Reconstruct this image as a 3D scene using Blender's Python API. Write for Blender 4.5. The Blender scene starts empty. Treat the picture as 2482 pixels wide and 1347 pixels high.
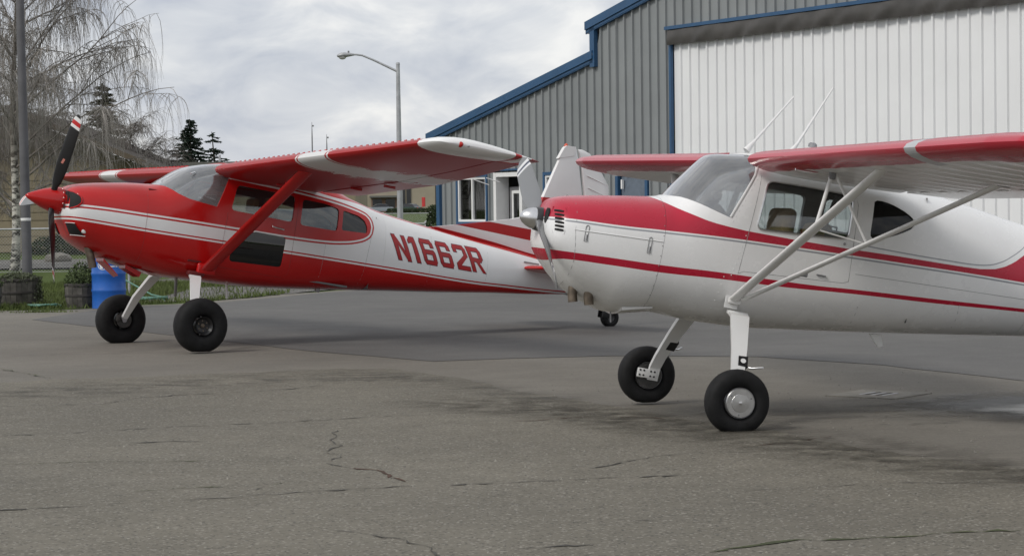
import bpy, bmesh, math, random
import numpy as np
from mathutils import Vector, Matrix

random.seed(7); rng = np.random.default_rng(7)
R = math.radians
scene = bpy.context.scene
COL = scene.collection

# ------------------------------------------------------------------ camera
CAM_H, F_PX, PITCH, ROLL = 1.511, 5200.0, 0.0320, -0.0135
cd = bpy.data.cameras.new('camera'); cam = bpy.data.objects.new('camera', cd); COL.objects.link(cam)
cd.sensor_fit = 'HORIZONTAL'; cd.sensor_width = 36.0; cd.lens = 36.0 * F_PX / 2482.0
cd.clip_start = 0.1; cd.clip_end = 6000
_f = Vector((0, math.cos(PITCH), -math.sin(PITCH))); _u = Vector((0, math.sin(PITCH), math.cos(PITCH))); _x = Vector((1, 0, 0))
_xr = math.cos(ROLL) * _x + math.sin(ROLL) * _u; _ur = -math.sin(ROLL) * _x + math.cos(ROLL) * _u
cam.matrix_world = Matrix(((_xr.x, _ur.x, -_f.x, 0), (_xr.y, _ur.y, -_f.y, 0), (_xr.z, _ur.z, -_f.z, CAM_H), (0, 0, 0, 1)))
scene.camera = cam
cy = scene.cycles; cy.max_bounces = 8; cy.diffuse_bounces = 3; cy.glossy_bounces = 3; cy.transmission_bounces = 4; cy.transparent_max_bounces = 12

# ------------------------------------------------------------------ light
SUN_EL, SUN_AZ = R(43), R(233)          # azimuth clockwise from +Y : to the left of the camera and a little behind it
wd = bpy.data.worlds.new('World'); scene.world = wd; wd.use_nodes = True
wt = wd.node_tree; wt.nodes.clear()
def wn(t, **k):
    n = wt.nodes.new(t)
    for a, b in k.items(): setattr(n, a, b)
    return n
sky = wn('ShaderNodeTexSky', sky_type='NISHITA', sun_disc=False, sun_elevation=SUN_EL, sun_rotation=SUN_AZ, air_density=1.0, dust_density=1.5, ozone_density=1.0)
tc = wn('ShaderNodeTexCoord')
mp = wn('ShaderNodeMapping'); mp.inputs['Scale'].default_value = (5.5, 5.5, 11.5); mp.inputs['Location'].default_value = (3.1, 0.4, 1.7)
wt.links.new(tc.outputs['Generated'], mp.inputs['Vector'])
nz = wn('ShaderNodeTexNoise'); nz.inputs['Scale'].default_value = 1.25; nz.inputs['Detail'].default_value = 4; nz.inputs['Roughness'].default_value = 0.52; nz.inputs['Distortion'].default_value = 0.35
wt.links.new(mp.outputs[0], nz.inputs['Vector'])
cr = wn('ShaderNodeValToRGB'); e = cr.color_ramp.elements
e[0].position = 0.37; e[0].color = (4.7, 5.0, 5.7, 1); e[1].position = 0.59; e[1].color = (8.3, 8.25, 8.15, 1)
m_ = cr.color_ramp.elements.new(0.48); m_.color = (6.2, 6.38, 6.75, 1)
nz2 = wn('ShaderNodeTexNoise'); nz2.inputs['Scale'].default_value = 3.3; nz2.inputs['Detail'].default_value = 5; nz2.inputs['Roughness'].default_value = 0.55; nz2.inputs['Distortion'].default_value = 0.5
wt.links.new(mp.outputs[0], nz2.inputs['Vector'])
nm_ = wn('ShaderNodeMix', data_type='FLOAT'); nm_.inputs['Factor'].default_value = 0.5
wt.links.new(nz.outputs['Fac'], nm_.inputs['A']); wt.links.new(nz2.outputs['Fac'], nm_.inputs['B'])
wt.links.new(nm_.outputs['Result'], cr.inputs[0])
mx = wn('ShaderNodeMix', data_type='RGBA'); mx.inputs['Factor'].default_value = 0.9
wt.links.new(sky.outputs[0], mx.inputs['A']); wt.links.new(cr.outputs[0], mx.inputs['B'])
bg = wn('ShaderNodeBackground'); bg.inputs['Strength'].default_value = 0.1
wo = wn('ShaderNodeOutputWorld')
wt.links.new(mx.outputs['Result'], bg.inputs['Color']); wt.links.new(bg.outputs[0], wo.inputs['Surface'])
sl = bpy.data.lights.new('sun', 'SUN'); sl.energy = 1.5; sl.angle = R(15); sl.color = (1.0, 0.96, 0.9)
so = bpy.data.objects.new('sun', sl); COL.objects.link(so)
sd = Vector((math.sin(SUN_AZ) * math.cos(SUN_EL), math.cos(SUN_AZ) * math.cos(SUN_EL), math.sin(SUN_EL)))
so.rotation_euler = sd.to_track_quat('Z', 'Y').to_euler()
vs = scene.view_settings; vs.view_transform = 'Standard'; vs.look = 'None'; vs.exposure = 0.2; vs.gamma = 1.0; vs.use_curve_mapping = False

# ------------------------------------------------------------------ material helpers
class NT:
    def __init__(s, name):
        s.m = bpy.data.materials.new(name); s.m.use_nodes = True; s.t = s.m.node_tree; s.t.nodes.clear()
        s.out = s.t.nodes.new('ShaderNodeOutputMaterial'); s._tc = None
    def n(s, t, **k):
        x = s.t.nodes.new(t)
        for a, b in k.items(): setattr(x, a, b)
        return x
    def lk(s, v, sock):
        if isinstance(v, bpy.types.NodeSocket): s.t.links.new(v, sock)
        elif v is not None: sock.default_value = v
    def obj(s):
        if not s._tc: s._tc = s.n('ShaderNodeTexCoord')
        return s._tc.outputs['Object']
    def xyz(s):
        p = s.n('ShaderNodeSeparateXYZ'); s.lk(s.obj(), p.inputs[0]); return p.outputs
    def M(s, op, a, b=None, c=None):
        x = s.n('ShaderNodeMath', operation=op)
        s.lk(a, x.inputs[0]); s.lk(b, x.inputs[1]); s.lk(c, x.inputs[2]); return x.outputs[0]
    def gt(s, a, b): return s.M('GREATER_THAN', a, b)
    def lt(s, a, b): return s.M('LESS_THAN', a, b)
    def mul(s, *v):
        r = v[0]
        for q in v[1:]: r = s.M('MULTIPLY', r, q)
        return r
    def inv(s, a): return s.M('SUBTRACT', 1.0, a)
    def mix(s, f, a, b):
        x = s.n('ShaderNodeMix', data_type='RGBA'); s.lk(f, x.inputs['Factor'])
        s.lk(rgba(a), x.inputs['A']); s.lk(rgba(b), x.inputs['B']); return x.outputs['Result']
    def mapping(s, sc=(1, 1, 1), rot=(0, 0, 0)):
        x = s.n('ShaderNodeMapping'); x.inputs['Scale'].default_value = sc; x.inputs['Rotation'].default_value = rot
        s.lk(s.obj(), x.inputs['Vector']); return x.outputs[0]
    def noise(s, scale, detail=4, rough=.55, vec=None, dist=0):
        x = s.n('ShaderNodeTexNoise'); x.inputs['Scale'].default_value = scale; x.inputs['Detail'].default_value = detail
        x.inputs['Roughness'].default_value = rough; x.inputs['Distortion'].default_value = dist
        s.lk(vec if vec is not None else s.obj(), x.inputs['Vector']); return x.outputs['Fac']
    def voro(s, scale, feature='F1', out='Distance', vec=None):
        x = s.n('ShaderNodeTexVoronoi', feature=feature); x.inputs['Scale'].default_value = scale
        s.lk(vec if vec is not None else s.obj(), x.inputs['Vector']); return x.outputs[out]
    def ramp(s, f, stops):
        x = s.n('ShaderNodeValToRGB'); el = x.color_ramp.elements
        while len(el) < len(stops): el.new(.5)
        for q, (p, c) in zip(el, stops): q.position = p; q.color = rgba(c) if not isinstance(c, (int, float)) else (c, c, c, 1)
        s.lk(f, x.inputs[0]); return x.outputs[0]
    def mr(s, v, a, b, c=0., d=1.):
        x = s.n('ShaderNodeMapRange'); s.lk(v, x.inputs[0])
        for i, q in enumerate((a, b, c, d)): x.inputs[i + 1].default_value = q
        return x.outputs[0]
    def curve(s, x, pts):
        pts = sorted(pts); x0, x1 = pts[0][0], pts[-1][0]; zs = [p[1] for p in pts]; z0, z1 = min(zs) - .01, max(zs) + .01
        fc = s.n('ShaderNodeFloatCurve'); cv = fc.mapping.curves[0]
        nn = [((p[0] - x0) / (x1 - x0), (p[1] - z0) / (z1 - z0)) for p in pts]
        cv.points[0].location = nn[0]; cv.points[1].location = nn[-1]
        for q in nn[1:-1]: cv.points.new(*q)
        for q in cv.points: q.handle_type = 'AUTO_CLAMPED' if len(pts) < 30 else 'VECTOR'
        fc.mapping.update()
        s.lk(s.mr(x, x0, x1), fc.inputs['Value'])
        return s.M('MULTIPLY_ADD', fc.outputs[0], z1 - z0, z0)
    def bump(s, h, strength=.3, dist=.01):
        x = s.n('ShaderNodeBump'); x.inputs['Strength'].default_value = strength; x.inputs['Distance'].default_value = dist
        s.lk(h, x.inputs['Height']); return x.outputs[0]
    def pbr(s, col, rough=.5, metal=0., normal=None, coat=0., spec=.5, alpha=None, trans=None):
        b = s.n('ShaderNodeBsdfPrincipled'); i = b.inputs
        s.lk(rgba(col), i['Base Color']); s.lk(rough, i['Roughness']); s.lk(metal, i['Metallic']); i['Coat Weight'].default_value = coat
        i['Coat Roughness'].default_value = .08; i['Specular IOR Level'].default_value = spec
        if normal: s.lk(normal, i['Normal'])
        if alpha is not None: s.lk(alpha, i['Alpha'])
        if trans is not None: i['Transmission Weight'].default_value = trans
        s.t.links.new(b.outputs[0], s.out.inputs['Surface']); return s.m
def rgba(c):
    return (*c, 1) if isinstance(c, tuple) and len(c) == 3 else c
def simple(name, col, rough=.5, metal=0., var=.12, scale=8., coat=0., bump=0., bscale=60., spec=.5):
    t = NT(name); f = t.mr(t.noise(scale, 5), .3, .7)
    a = tuple(min(1, v * (1 + var)) for v in col); b = tuple(v * (1 - var) for v in col)
    nm = t.bump(t.noise(bscale, 3), bump, .004) if bump else None
    return t.pbr(t.mix(f, b, a), rough, metal, nm, coat, spec)
def glass(name, tint=(.75, .78, .78), boost=0.04, rough=0.02):
    t = NT(name); tr = t.n('ShaderNodeBsdfTransparent'); tr.inputs[0].default_value = rgba(tint)
    gl = t.n('ShaderNodeBsdfGlossy'); gl.inputs['Roughness'].default_value = rough
    fr = t.n('ShaderNodeFresnel'); fr.inputs[0].default_value = 1.45
    ms = t.n('ShaderNodeMixShader'); t.lk(t.M('ADD', fr.outputs[0], boost), ms.inputs[0])
    t.lk(tr.outputs[0], ms.inputs[1]); t.lk(gl.outputs[0], ms.inputs[2]); t.lk(ms.outputs[0], t.out.inputs[0]); return t.m

# ------------------------------------------------------------------ mesh helpers
def mk(name, vf, mat, parent=None, smooth=None, mats=None):
    me = vf if isinstance(vf, bpy.types.Mesh) else bpy.data.meshes.new(name)
    if not isinstance(vf, bpy.types.Mesh):
        me.from_pydata([tuple(map(float, v)) for v in vf[0]], [], [tuple(f) for f in vf[1]])
        b = bmesh.new(); b.from_mesh(me); bmesh.ops.recalc_face_normals(b, faces=b.faces); b.to_mesh(b_ := me); b.free()
    mi = [p.material_index for p in me.polygons]
    me.materials.clear()
    for m in (mats or [mat]): me.materials.append(m)
    if any(mi): me.polygons.foreach_set('material_index', [min(i, len(mats or [1]) - 1) for i in mi])
    if smooth is not None:
        for p in me.polygons: p.use_smooth = True
        me.set_sharp_from_angle(angle=R(smooth))
    o = bpy.data.objects.new(name, me); COL.objects.link(o)
    if parent: o.parent = parent
    return o
def mk_np(name, V, F, mat, parent=None):
    V = np.asarray(V, np.float32); F = np.asarray(F, np.int32); k = F.shape[1]; me = bpy.data.meshes.new(name)
    me.vertices.add(len(V)); me.vertices.foreach_set('co', V.ravel()); me.loops.add(F.size); me.loops.foreach_set('vertex_index', F.ravel())
    me.polygons.add(len(F)); me.polygons.foreach_set('loop_start', np.arange(0, F.size, k, dtype=np.int32)); me.update(calc_edges=True); me.validate()
    me.materials.append(mat); o = bpy.data.objects.new(name, me); COL.objects.link(o)
    if parent: o.parent = parent
    return o
def thin_tubes(P, rad):
    """P (N,m,3) polylines, rad (m,) or (N,m): three-sided tubes"""
    P = np.asarray(P, float); N, m, _ = P.shape; d = np.gradient(P, axis=1); d /= np.linalg.norm(d, axis=2, keepdims=True) + 1e-9
    ref = np.where(np.abs(d[..., 2:3]) < .9, np.array([0, 0, 1.]), np.array([1., 0, 0])); a = np.cross(d, ref); a /= np.linalg.norm(a, axis=2, keepdims=True) + 1e-9; b = np.cross(d, a)
    rad = np.broadcast_to(np.asarray(rad, float), (N, m))[..., None]
    V = np.stack([P + (a * math.cos(t) + b * math.sin(t)) * rad for t in (0, 2.094, 4.189)], 2)     # N,m,3,3
    idx = np.arange(N * m * 3).reshape(N, m, 3); F = []
    for j in range(3):
        k = (j + 1) % 3; F.append(np.stack([idx[:, :-1, j], idx[:, :-1, k], idx[:, 1:, k], idx[:, 1:, j]], -1).reshape(-1, 4))
    return V.reshape(-1, 3), np.concatenate(F)
def tag(o, label=None, cat=None, group=None, kind=None):
    for k, v in (('label', label), ('category', cat), ('group', group), ('kind', kind)):
        if v: o[k] = v
    return o
def empty(name, loc=(0, 0, 0), rz=0):
    o = bpy.data.objects.new(name, None); o.empty_display_size = .2; COL.objects.link(o); o.location = loc; o.rotation_euler = (0, 0, rz); return o
def copy_tree(o, parent=None):
    c = o.copy(); COL.objects.link(c); c.parent = parent
    for ch in list(o.children): copy_tree(ch, c)
    return c
def cat_(*parts):
    V, F = [], []
    for v, f in parts:
        n = len(V); V += [tuple(q) for q in v]; F += [tuple(i + n for i in q) for q in f]
    return V, F
def box(c, s, rz=0.):
    x, y, z = c; a, b, h = s[0] / 2, s[1] / 2, s[2] / 2; cs, sn = math.cos(rz), math.sin(rz)
    V = [(x + u * a * cs - v * b * sn, y + u * a * sn + v * b * cs, z + w * h) for w in (-1, 1) for v in (-1, 1) for u in (-1, 1)]
    return V, [(0, 1, 3, 2), (4, 6, 7, 5), (0, 4, 5, 1), (2, 3, 7, 6), (0, 2, 6, 4), (1, 5, 7, 3)]
def bbox(c, s, bev=.01, seg=2, rz=0.):
    V, F = box(c, s, rz); b = bmesh.new(); vs_ = [b.verts.new(v) for v in V]
    for f in F: b.faces.new([vs_[i] for i in f])
    bmesh.ops.bevel(b, geom=b.edges[:], offset=bev, segments=seg, affect='EDGES', profile=.5)
    b.verts.index_update(); r = ([tuple(v.co) for v in b.verts], [tuple(v.index for v in f.verts) for f in b.faces]); b.free(); return r
def loft(rings, closed=True, caps=True):
    V, F = [], []; n = len(rings[0])
    for r in rings: V += [tuple(p) for p in r]
    for i in range(len(rings) - 1):
        for j in range(n if closed else n - 1):
            k = (j + 1) % n; F.append((i * n + j, i * n + k, (i + 1) * n + k, (i + 1) * n + j))
    if caps and closed: F.append(tuple(range(n))[::-1]); F.append(tuple((len(rings) - 1) * n + j for j in range(n)))
    return V, F
def tube(pts, rad, n=8, caps=True):
    P = [Vector(p) for p in pts]; rings = []
    if not hasattr(rad, '__len__'): rad = [rad] * len(P)
    prev = None
    for i, p in enumerate(P):
        d = (P[min(i + 1, len(P) - 1)] - P[max(i - 1, 0)]).normalized()
        a = prev - d * prev.dot(d) if prev is not None else d.cross(Vector((0, 0, 1)) if abs(d.z) < .9 else Vector((1, 0, 0)))
        a.normalize(); b = d.cross(a); prev = a
        rings.append([p + (a * math.cos(2 * math.pi * j / n) + b * math.sin(2 * math.pi * j / n)) * rad[i] for j in range(n)])
    return loft(rings, True, caps)
def ctube(pts, r, n=5):                                     # closed tube
    P = [Vector(p) for p in pts]; N = len(P); rings = []
    for i, p in enumerate(P):
        d = (P[(i + 1) % N] - P[i - 1]).normalized(); a = d.cross(Vector((0, 1, 0))); a.normalize(); b = d.cross(a)
        rings.append([p + (a * math.cos(2 * math.pi * j / n) + b * math.sin(2 * math.pi * j / n)) * r for j in range(n)])
    V, F = loft(rings, True, False)
    for j in range(n):
        k = (j + 1) % n; F.append(((N - 1) * n + j, (N - 1) * n + k, k, j))
    return V, F
def prism(poly, y0, y1):                                    # polygon in (x,z) extruded along y
    n = len(poly); V = [(p[0], y0, p[1]) for p in poly] + [(p[0], y1, p[1]) for p in poly]
    return V, [tuple(range(n)), tuple(range(2 * n - 1, n - 1, -1))] + [(i, (i + 1) % n, n + (i + 1) % n, n + i) for i in range(n)]
def lathe(prof, axis='z', n=24, c=(0, 0, 0)):
    rings = []
    for r, h in prof:
        ring = []
        for j in range(n):
            a = 2 * math.pi * j / n; u, v = r * math.cos(a), r * math.sin(a)
            ring.append({'z': (c[0] + u, c[1] + v, c[2] + h), 'x': (c[0] + h, c[1] + u, c[2] + v), 'y': (c[0] + u, c[1] + h, c[2] + v)}[axis])
        rings.append(ring)
    return loft(rings)
def sheet(poly, z=0.):
    return [(p[0], p[1], z) for p in poly], [tuple(range(len(poly)))]
def evald(o, mods):
    for t, k in mods:
        m = o.modifiers.new('m', t)
        for a, b in k.items(): setattr(m, a, b)
    dg = bpy.context.evaluated_depsgraph_get(); me = bpy.data.meshes.new_from_object(o.evaluated_get(dg)); bpy.data.objects.remove(o); return me
def temp(vf): return mk('tmp', vf, None)
def boolean(base, cutter_vf, op):
    b = mk('tmp', base, None) if not isinstance(base, bpy.types.Mesh) else None
    if b is None:
        b = bpy.data.objects.new('tmp', base); COL.objects.link(b)
    c = temp(cutter_vf); bpy.context.view_layer.update()
    me = evald(b, [('BOOLEAN', dict(object=c, operation=op, solver='EXACT'))]); bpy.data.objects.remove(c); return me
def pch(pts):
    pts = sorted(pts); X = np.array([p[0] for p in pts]); Y = np.array([p[1] for p in pts]); h = np.diff(X); dl = np.diff(Y) / h
    m = np.zeros(len(X)); m[0], m[-1] = dl[0], dl[-1]
    for i in range(1, len(X) - 1):
        if dl[i - 1] * dl[i] > 0:
            w1, w2 = 2 * h[i] + h[i - 1], h[i] + 2 * h[i - 1]; m[i] = (w1 + w2) / (w1 / dl[i - 1] + w2 / dl[i])
    def f(x):
        x = min(max(x, X[0]), X[-1]); i = min(max(int(np.searchsorted(X, x)) - 1, 0), len(h) - 1); t = (x - X[i]) / h[i]
        return float((2*t**3-3*t**2+1)*Y[i] + (t**3-2*t**2+t)*h[i]*m[i] + (-2*t**3+3*t**2)*Y[i+1] + (t**3-t**2)*h[i]*m[i+1])
    return f
def rounded(poly, r=.03, k=4):
    out = []; n = len(poly)
    for i in range(n):
        p0, p, p1 = Vector(poly[i - 1]), Vector(poly[i]), Vector(poly[(i + 1) % n])
        a = p + (p0 - p).normalized() * min(r, (p0 - p).length * .45); b = p + (p1 - p).normalized() * min(r, (p1 - p).length * .45)
        for j in range(k + 1):
            t = j / k; out.append(tuple((1 - t) ** 2 * a + 2 * t * (1 - t) * p + t * t * b))
    return out

# ------------------------------------------------------------------ shared materials
def dusty_glare_glass(name, dust_glare=.13):
    t = NT(name); tr = t.n('ShaderNodeBsdfTransparent'); tr.inputs[0].default_value = (.80, .82, .83, 1)
    gl = t.n('ShaderNodeBsdfGlossy'); gl.inputs['Roughness'].default_value = .09
    df = t.n('ShaderNodeBsdfDiffuse'); df.inputs[0].default_value = (.75, .77, .78, 1)  # pale diffuse layer stands for dust and for bright sky glare on the glass
    fr = t.n('ShaderNodeFresnel'); fr.inputs[0].default_value = 1.5
    m1 = t.n('ShaderNodeMixShader'); t.lk(t.mr(t.noise(4, 4), .3, .75, dust_glare * .5, dust_glare * 1.6), m1.inputs[0]); t.lk(tr.outputs[0], m1.inputs[1]); t.lk(df.outputs[0], m1.inputs[2])
    m2 = t.n('ShaderNodeMixShader'); t.lk(t.M('MULTIPLY_ADD', fr.outputs[0], 2.3, .08), m2.inputs[0]); t.lk(m1.outputs[0], m2.inputs[1]); t.lk(gl.outputs[0], m2.inputs[2])
    t.lk(m2.outputs[0], t.out.inputs[0]); return t.m
RUBBER = simple('tyre_rubber', (.012, .012, .0125), .7, var=.3, scale=14, bump=.2, bscale=90, spec=.22)
BLACKP = simple('black_paint', (.012, .012, .013), .35, var=.2)
GREYP = simple('grey_paint', (.2, .2, .21), .4, var=.1)
ALU = simple('polished_aluminium', (.7, .7, .7), .28, 1.0, var=.08, scale=30)
STEEL = simple('dull_steel', (.33, .33, .34), .45, .8, var=.2, scale=20)
WHITEP = simple('white_paint', (.74, .74, .73), .3, var=.03, scale=3)
DARK = simple('dark_recess', (.008, .008, .008), .8, var=.2)
RED185 = simple('bright_red_paint', (.46, .008, .008), .18, var=.06, scale=3)
RED140 = simple('crimson_paint', (.37, .006, .026), .38, var=.1, scale=4)
SEAM = simple('panel_seam', (.24, .24, .24), .7, var=.2)
SEAMR = simple('panel_seam_red', (.12, .008, .008), .7, var=.2)
INTER = simple('cabin_lining', (.16, .16, .16), .8, var=.15, scale=12)
SEATD = simple('seat_dark', (.035, .035, .037), .8, var=.2, scale=25)
SEATT = simple('seat_tan', (.48, .32, .16), .8, var=.15, scale=18)
REDCL = simple('red_cloth', (.35, .012, .02), .85, var=.2)
EXH = simple('exhaust_steel', (.16, .13, .10), .5, .7, var=.35, scale=20)
GLASS = glass('cabin_glass', (.80, .83, .83), .05)
GLASSD = glass('tinted_glass', (.18, .19, .2), .03)
WSG = dusty_glare_glass('windshield_glass')
REDL = simple('red_lens', (.5, .02, .015), .15, var=.05)
ORANGE = simple('tip_orange', (.62, .10, .05), .4)

BRAKE = simple('brake_iron', (.07, .068, .065), .5, .5, var=.3, scale=20)
# ------------------------------------------------------------------ fuselage cross-section model
class Hull:
    def __init__(s, zt, zb, w, zc, nu, nl):
        s.zt, s.zb, s.w, s.zc, s.nu, s.nl = map(pch, (zt, zb, w, zc, nu, nl))
    def ring(s, x, n=56, off=0.):
        zt, zb, w, zc = s.zt(x) - off, s.zb(x) + off, s.w(x) - off, s.zc(x); out = []
        zc = min(max(zc, zb + .02), zt - .02)
        for j in range(n):
            a = 2 * math.pi * j / n; c, d = math.cos(a), math.sin(a); e = s.nu(x) if d >= 0 else s.nl(x)
            y = w * math.copysign(abs(c) ** (2 / e), c); z = zc + (zt - zc if d >= 0 else zc - zb) * math.copysign(abs(d) ** (2 / e), d)
            out.append((x, y, z))
        return out
    def y(s, x, z):
        zt, zb, w, zc = s.zt(x), s.zb(x), s.w(x), s.zc(x); e = s.nu(x) if z >= zc else s.nl(x)
        t = min(1., abs((z - zc) / ((zt - zc) if z >= zc else (zc - zb)))); return w * (1 - t ** e) ** (1 / e)
    def body(s, x0, x1, n=40, caps=True, off=0.):
        return loft([s.ring(x0 + (x1 - x0) * i / n, off=off) for i in range(n + 1)], True, caps)
    def on(s, x, z, side=1, d=.002): return (x, side * (s.y(x, z) + d), z)
    def line(s, pts, side=1, step=.04, d=.001):
        out = []
        for (a, b) in zip(pts[:-1], pts[1:]):
            k = max(1, int(math.dist(a, b) / step))
            out += [s.on(a[0] + (b[0] - a[0]) * i / k, a[1] + (b[1] - a[1]) * i / k, side, d) for i in range(k)]
        return out + [s.on(*pts[-1], side, d)]

def cabin(hull, x0, x1, cuts, paint, root, n=60, inner=None, thick=.028):
    b = mk('tmp', hull.body(x0, x1, n, caps=False), None, mats=[paint, inner or INTER])
    me = evald(b, [('SOLIDIFY', dict(thickness=thick, offset=-1, use_rim=True, material_offset=1, material_offset_rim=1))])
    for c in cuts: me = boolean(me, prism(c, -1.2, 1.2), 'DIFFERENCE')
    return mk('fuselage', me, None, root, 32, [paint, inner or INTER])
def pane(hull, x0, x1, poly, mat, root, name, sides='both', n=60, off=.010):
    b = mk('tmp', hull.body(x0, x1, n, caps=False, off=off), None)
    me = evald(b, [('SOLIDIFY', dict(thickness=.005, offset=-1, use_rim=True))])
    rng_ = {'both': (-1.2, 1.2), 'l': (0.0, 1.2), 'r': (-1.2, 0.0)}[sides]
    me = boolean(me, prism(poly, *rng_), 'INTERSECT')
    return mk(name, me, mat, root, 32)

# ------------------------------------------------------------------ wing sections
def naca(xc, t=.12, m=.02, p=.4):
    th = 5 * t * (.2969 * math.sqrt(xc) - .126 * xc - .3516 * xc ** 2 + .2843 * xc ** 3 - .1036 * xc ** 4)
    cm = m / p ** 2 * (2 * p * xc - xc * xc) if xc < p else m / (1 - p) ** 2 * (1 - 2 * p + 2 * p * xc - xc * xc)
    return cm + th, cm - th
def wsec(st, a, b, n=14, side=1, sag=0., gap=0.):
    y, xle, ch, zle, zte, tk = st; out = []
    xs = [a + (b - a) * (1 - math.cos(math.pi * i / n)) / 2 for i in range(n + 1)]
    def P(x, up):
        zu, zl = naca(x, tk); z = (zu if up else zl) * ch + zle + (zte - zle) * x
        if sag: z += (-sag if up else sag) * math.sin(math.pi * min(1, max(0, (x - .08) / .92)))
        return (xle - x * ch, side * y, z)
    for x in xs[::-1]: out.append(P(x, True))
    for x in xs[(1 if a == 0 else 0):]: out.append(P(x, False))
    return out
def interp_st(sts, y):
    for s, t in zip(sts[:-1], sts[1:]):
        if s[0] <= y <= t[0] + 1e-6:
            k = (y - s[0]) / (t[0] - s[0]); return tuple(a + (b - a) * k for a, b in zip(s, t))
    return sts[-1]
def wing_piece(name, sts, y0, y1, a, b, side, mat, parent, ny=12, ribs=None, amp=.004, drop=0., n=14):
    ys = [y0 + (y1 - y0) * i / ny for i in range(ny + 1)]
    ys = sorted(set([round(v, 4) for v in ys + [s[0] for s in sts if y0 < s[0] < y1]]))
    rings = []
    for y in ys:
        sg = 0.
        if ribs: sg = amp * (1 - abs(math.cos(math.pi * (y - y0) / ribs)) ** 1.5)
        rr = wsec(interp_st(sts, y), a, b, n, side, sg)
        rings.append([(p[0], p[1], p[2] - drop) for p in rr])
    return mk(name, loft(rings), mat, parent, 50)
def strut(p0, p1, ch, th, n=14, taper=1.):
    p0, p1 = Vector(p0), Vector(p1); d = (p1 - p0).normalized(); cx = Vector((1, 0, 0)); cx = (cx - d * cx.dot(d)).normalized(); t = d.cross(cx)
    rings = []
    for k in range(5):
        f = k / 4; s_ = 1 + (taper - 1) * f; p = p0.lerp(p1, f)
        rings.append([p + cx * ch / 2 * s_ * math.cos(2 * math.pi * j / n) + t * th / 2 * s_ * math.sin(2 * math.pi * j / n) for j in range(n)])
    return loft(rings)
def tyre_mesh(c, R_, r0, wd_, up, flat, n=40):
    prof = []; m = 16; hw = wd_ / 2; mid = (R_ + r0) / 2; hr = (R_ - r0) / 2
    for i in range(m):
        a = 2 * math.pi * i / m; cc, s_ = math.cos(a), math.sin(a)
        prof.append((mid + hr * math.copysign(abs(cc) ** .8, cc), hw * math.copysign(abs(s_) ** .75, s_)))
    V, F = [], []
    for j in range(n):
        a = 2 * math.pi * j / n
        for r, h in prof:
            v = Vector((c[0] + r * math.cos(a), c[1] + h, c[2] + r * math.sin(a))); g = v.dot(up)
            if g < flat: v = v + up * (flat - g) ; v.y = c[1] + (v.y - c[1]) * (1 + .9 * min(.15, (flat - g) * 3))
            V.append(v)
    for j in range(n):
        for i in range(m):
            F.append((j * m + i, j * m + (i + 1) % m, ((j + 1) % n) * m + (i + 1) % m, ((j + 1) % n) * m + i))
    return V, F
def wheel(root, c, R_, r0, wd_, up, flat, side, rimmat, cap=True):
    s = side
    rim = mk('wheel', cat_(lathe([(.03, -.4 * wd_ * s), (r0 * .9, -.40 * wd_ * s), (r0 * 1.04, -.46 * wd_ * s), (r0 * 1.04, -.42 * wd_ * s), (r0 * .86, -.38 * wd_ * s), (r0 * .8, .2 * wd_ * s), (r0 * .86, .38 * wd_ * s), (r0 * 1.04, .42 * wd_ * s), (r0 * 1.04, .46 * wd_ * s), (r0 * .9, .40 * wd_ * s), (r0 * .72, .30 * wd_ * s), (r0 * .3, .27 * wd_ * s), (.012, .27 * wd_ * s)], 'y', 28, c)), rimmat, root, 35)
    mk('tyre', tyre_mesh(c, R_, r0, wd_, up, flat), RUBBER, rim, 60)
    if cap:
        mk('hub_cap', lathe([(r0 * 1.0, .30 * wd_ * s), (r0 * 1.0, .465 * wd_ * s), (r0 * .96, .50 * wd_ * s), (r0 * .62, .50 * wd_ * s), (r0 * .60, .52 * wd_ * s), (r0 * .12, .53 * wd_ * s), (r0 * .11, .58 * wd_ * s), (.002, .59 * wd_ * s)], 'y', 36, c), ALU, rim, 30)
        for k in range(3):
            a = 2 * math.pi * k / 3 + .5
            mk('cap_screw', lathe([(.006, .50 * wd_ * s), (.006, .52 * wd_ * s), (.001, .522 * wd_ * s)], 'y', 8, (c[0] + r0 * .8 * math.cos(a), c[1], c[2] + r0 * .8 * math.sin(a))), STEEL, rim)
    else:
        mk('axle_nut', lathe([(r0 * .26, .2 * wd_ * s), (r0 * .26, .32 * wd_ * s), (r0 * .14, .36 * wd_ * s), (.002, .36 * wd_ * s)], 'y', 12, c), EXH, rim, 30)
        for k in range(6):
            a = 2 * math.pi * k / 6 + .3
            mk('wheel_bolt', lathe([(.008, .27 * wd_ * s), (.008, .31 * wd_ * s), (.001, .312 * wd_ * s)], 'y', 6, (c[0] + r0 * .55 * math.cos(a), c[1], c[2] + r0 * .55 * math.sin(a))), EXH, rim)
    q = (c[0], c[1] - s * wd_ * .5, c[2])
    mk('brake_disc', lathe([(r0 * .95, 0), (r0 * .95, .012 * s), (r0 * .4, .013 * s), (.002, .013 * s)], 'y', 28, (q[0], q[1] - .004 * s, q[2])), BRAKE, rim, 30)
    mk('brake_caliper', bbox((q[0] + r0 * .8, q[1] - .018 * s, q[2] + r0 * .1), (.05, .05, .075), .008), STEEL if cap else BRAKE, rim, 30)
    return rim
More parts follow.
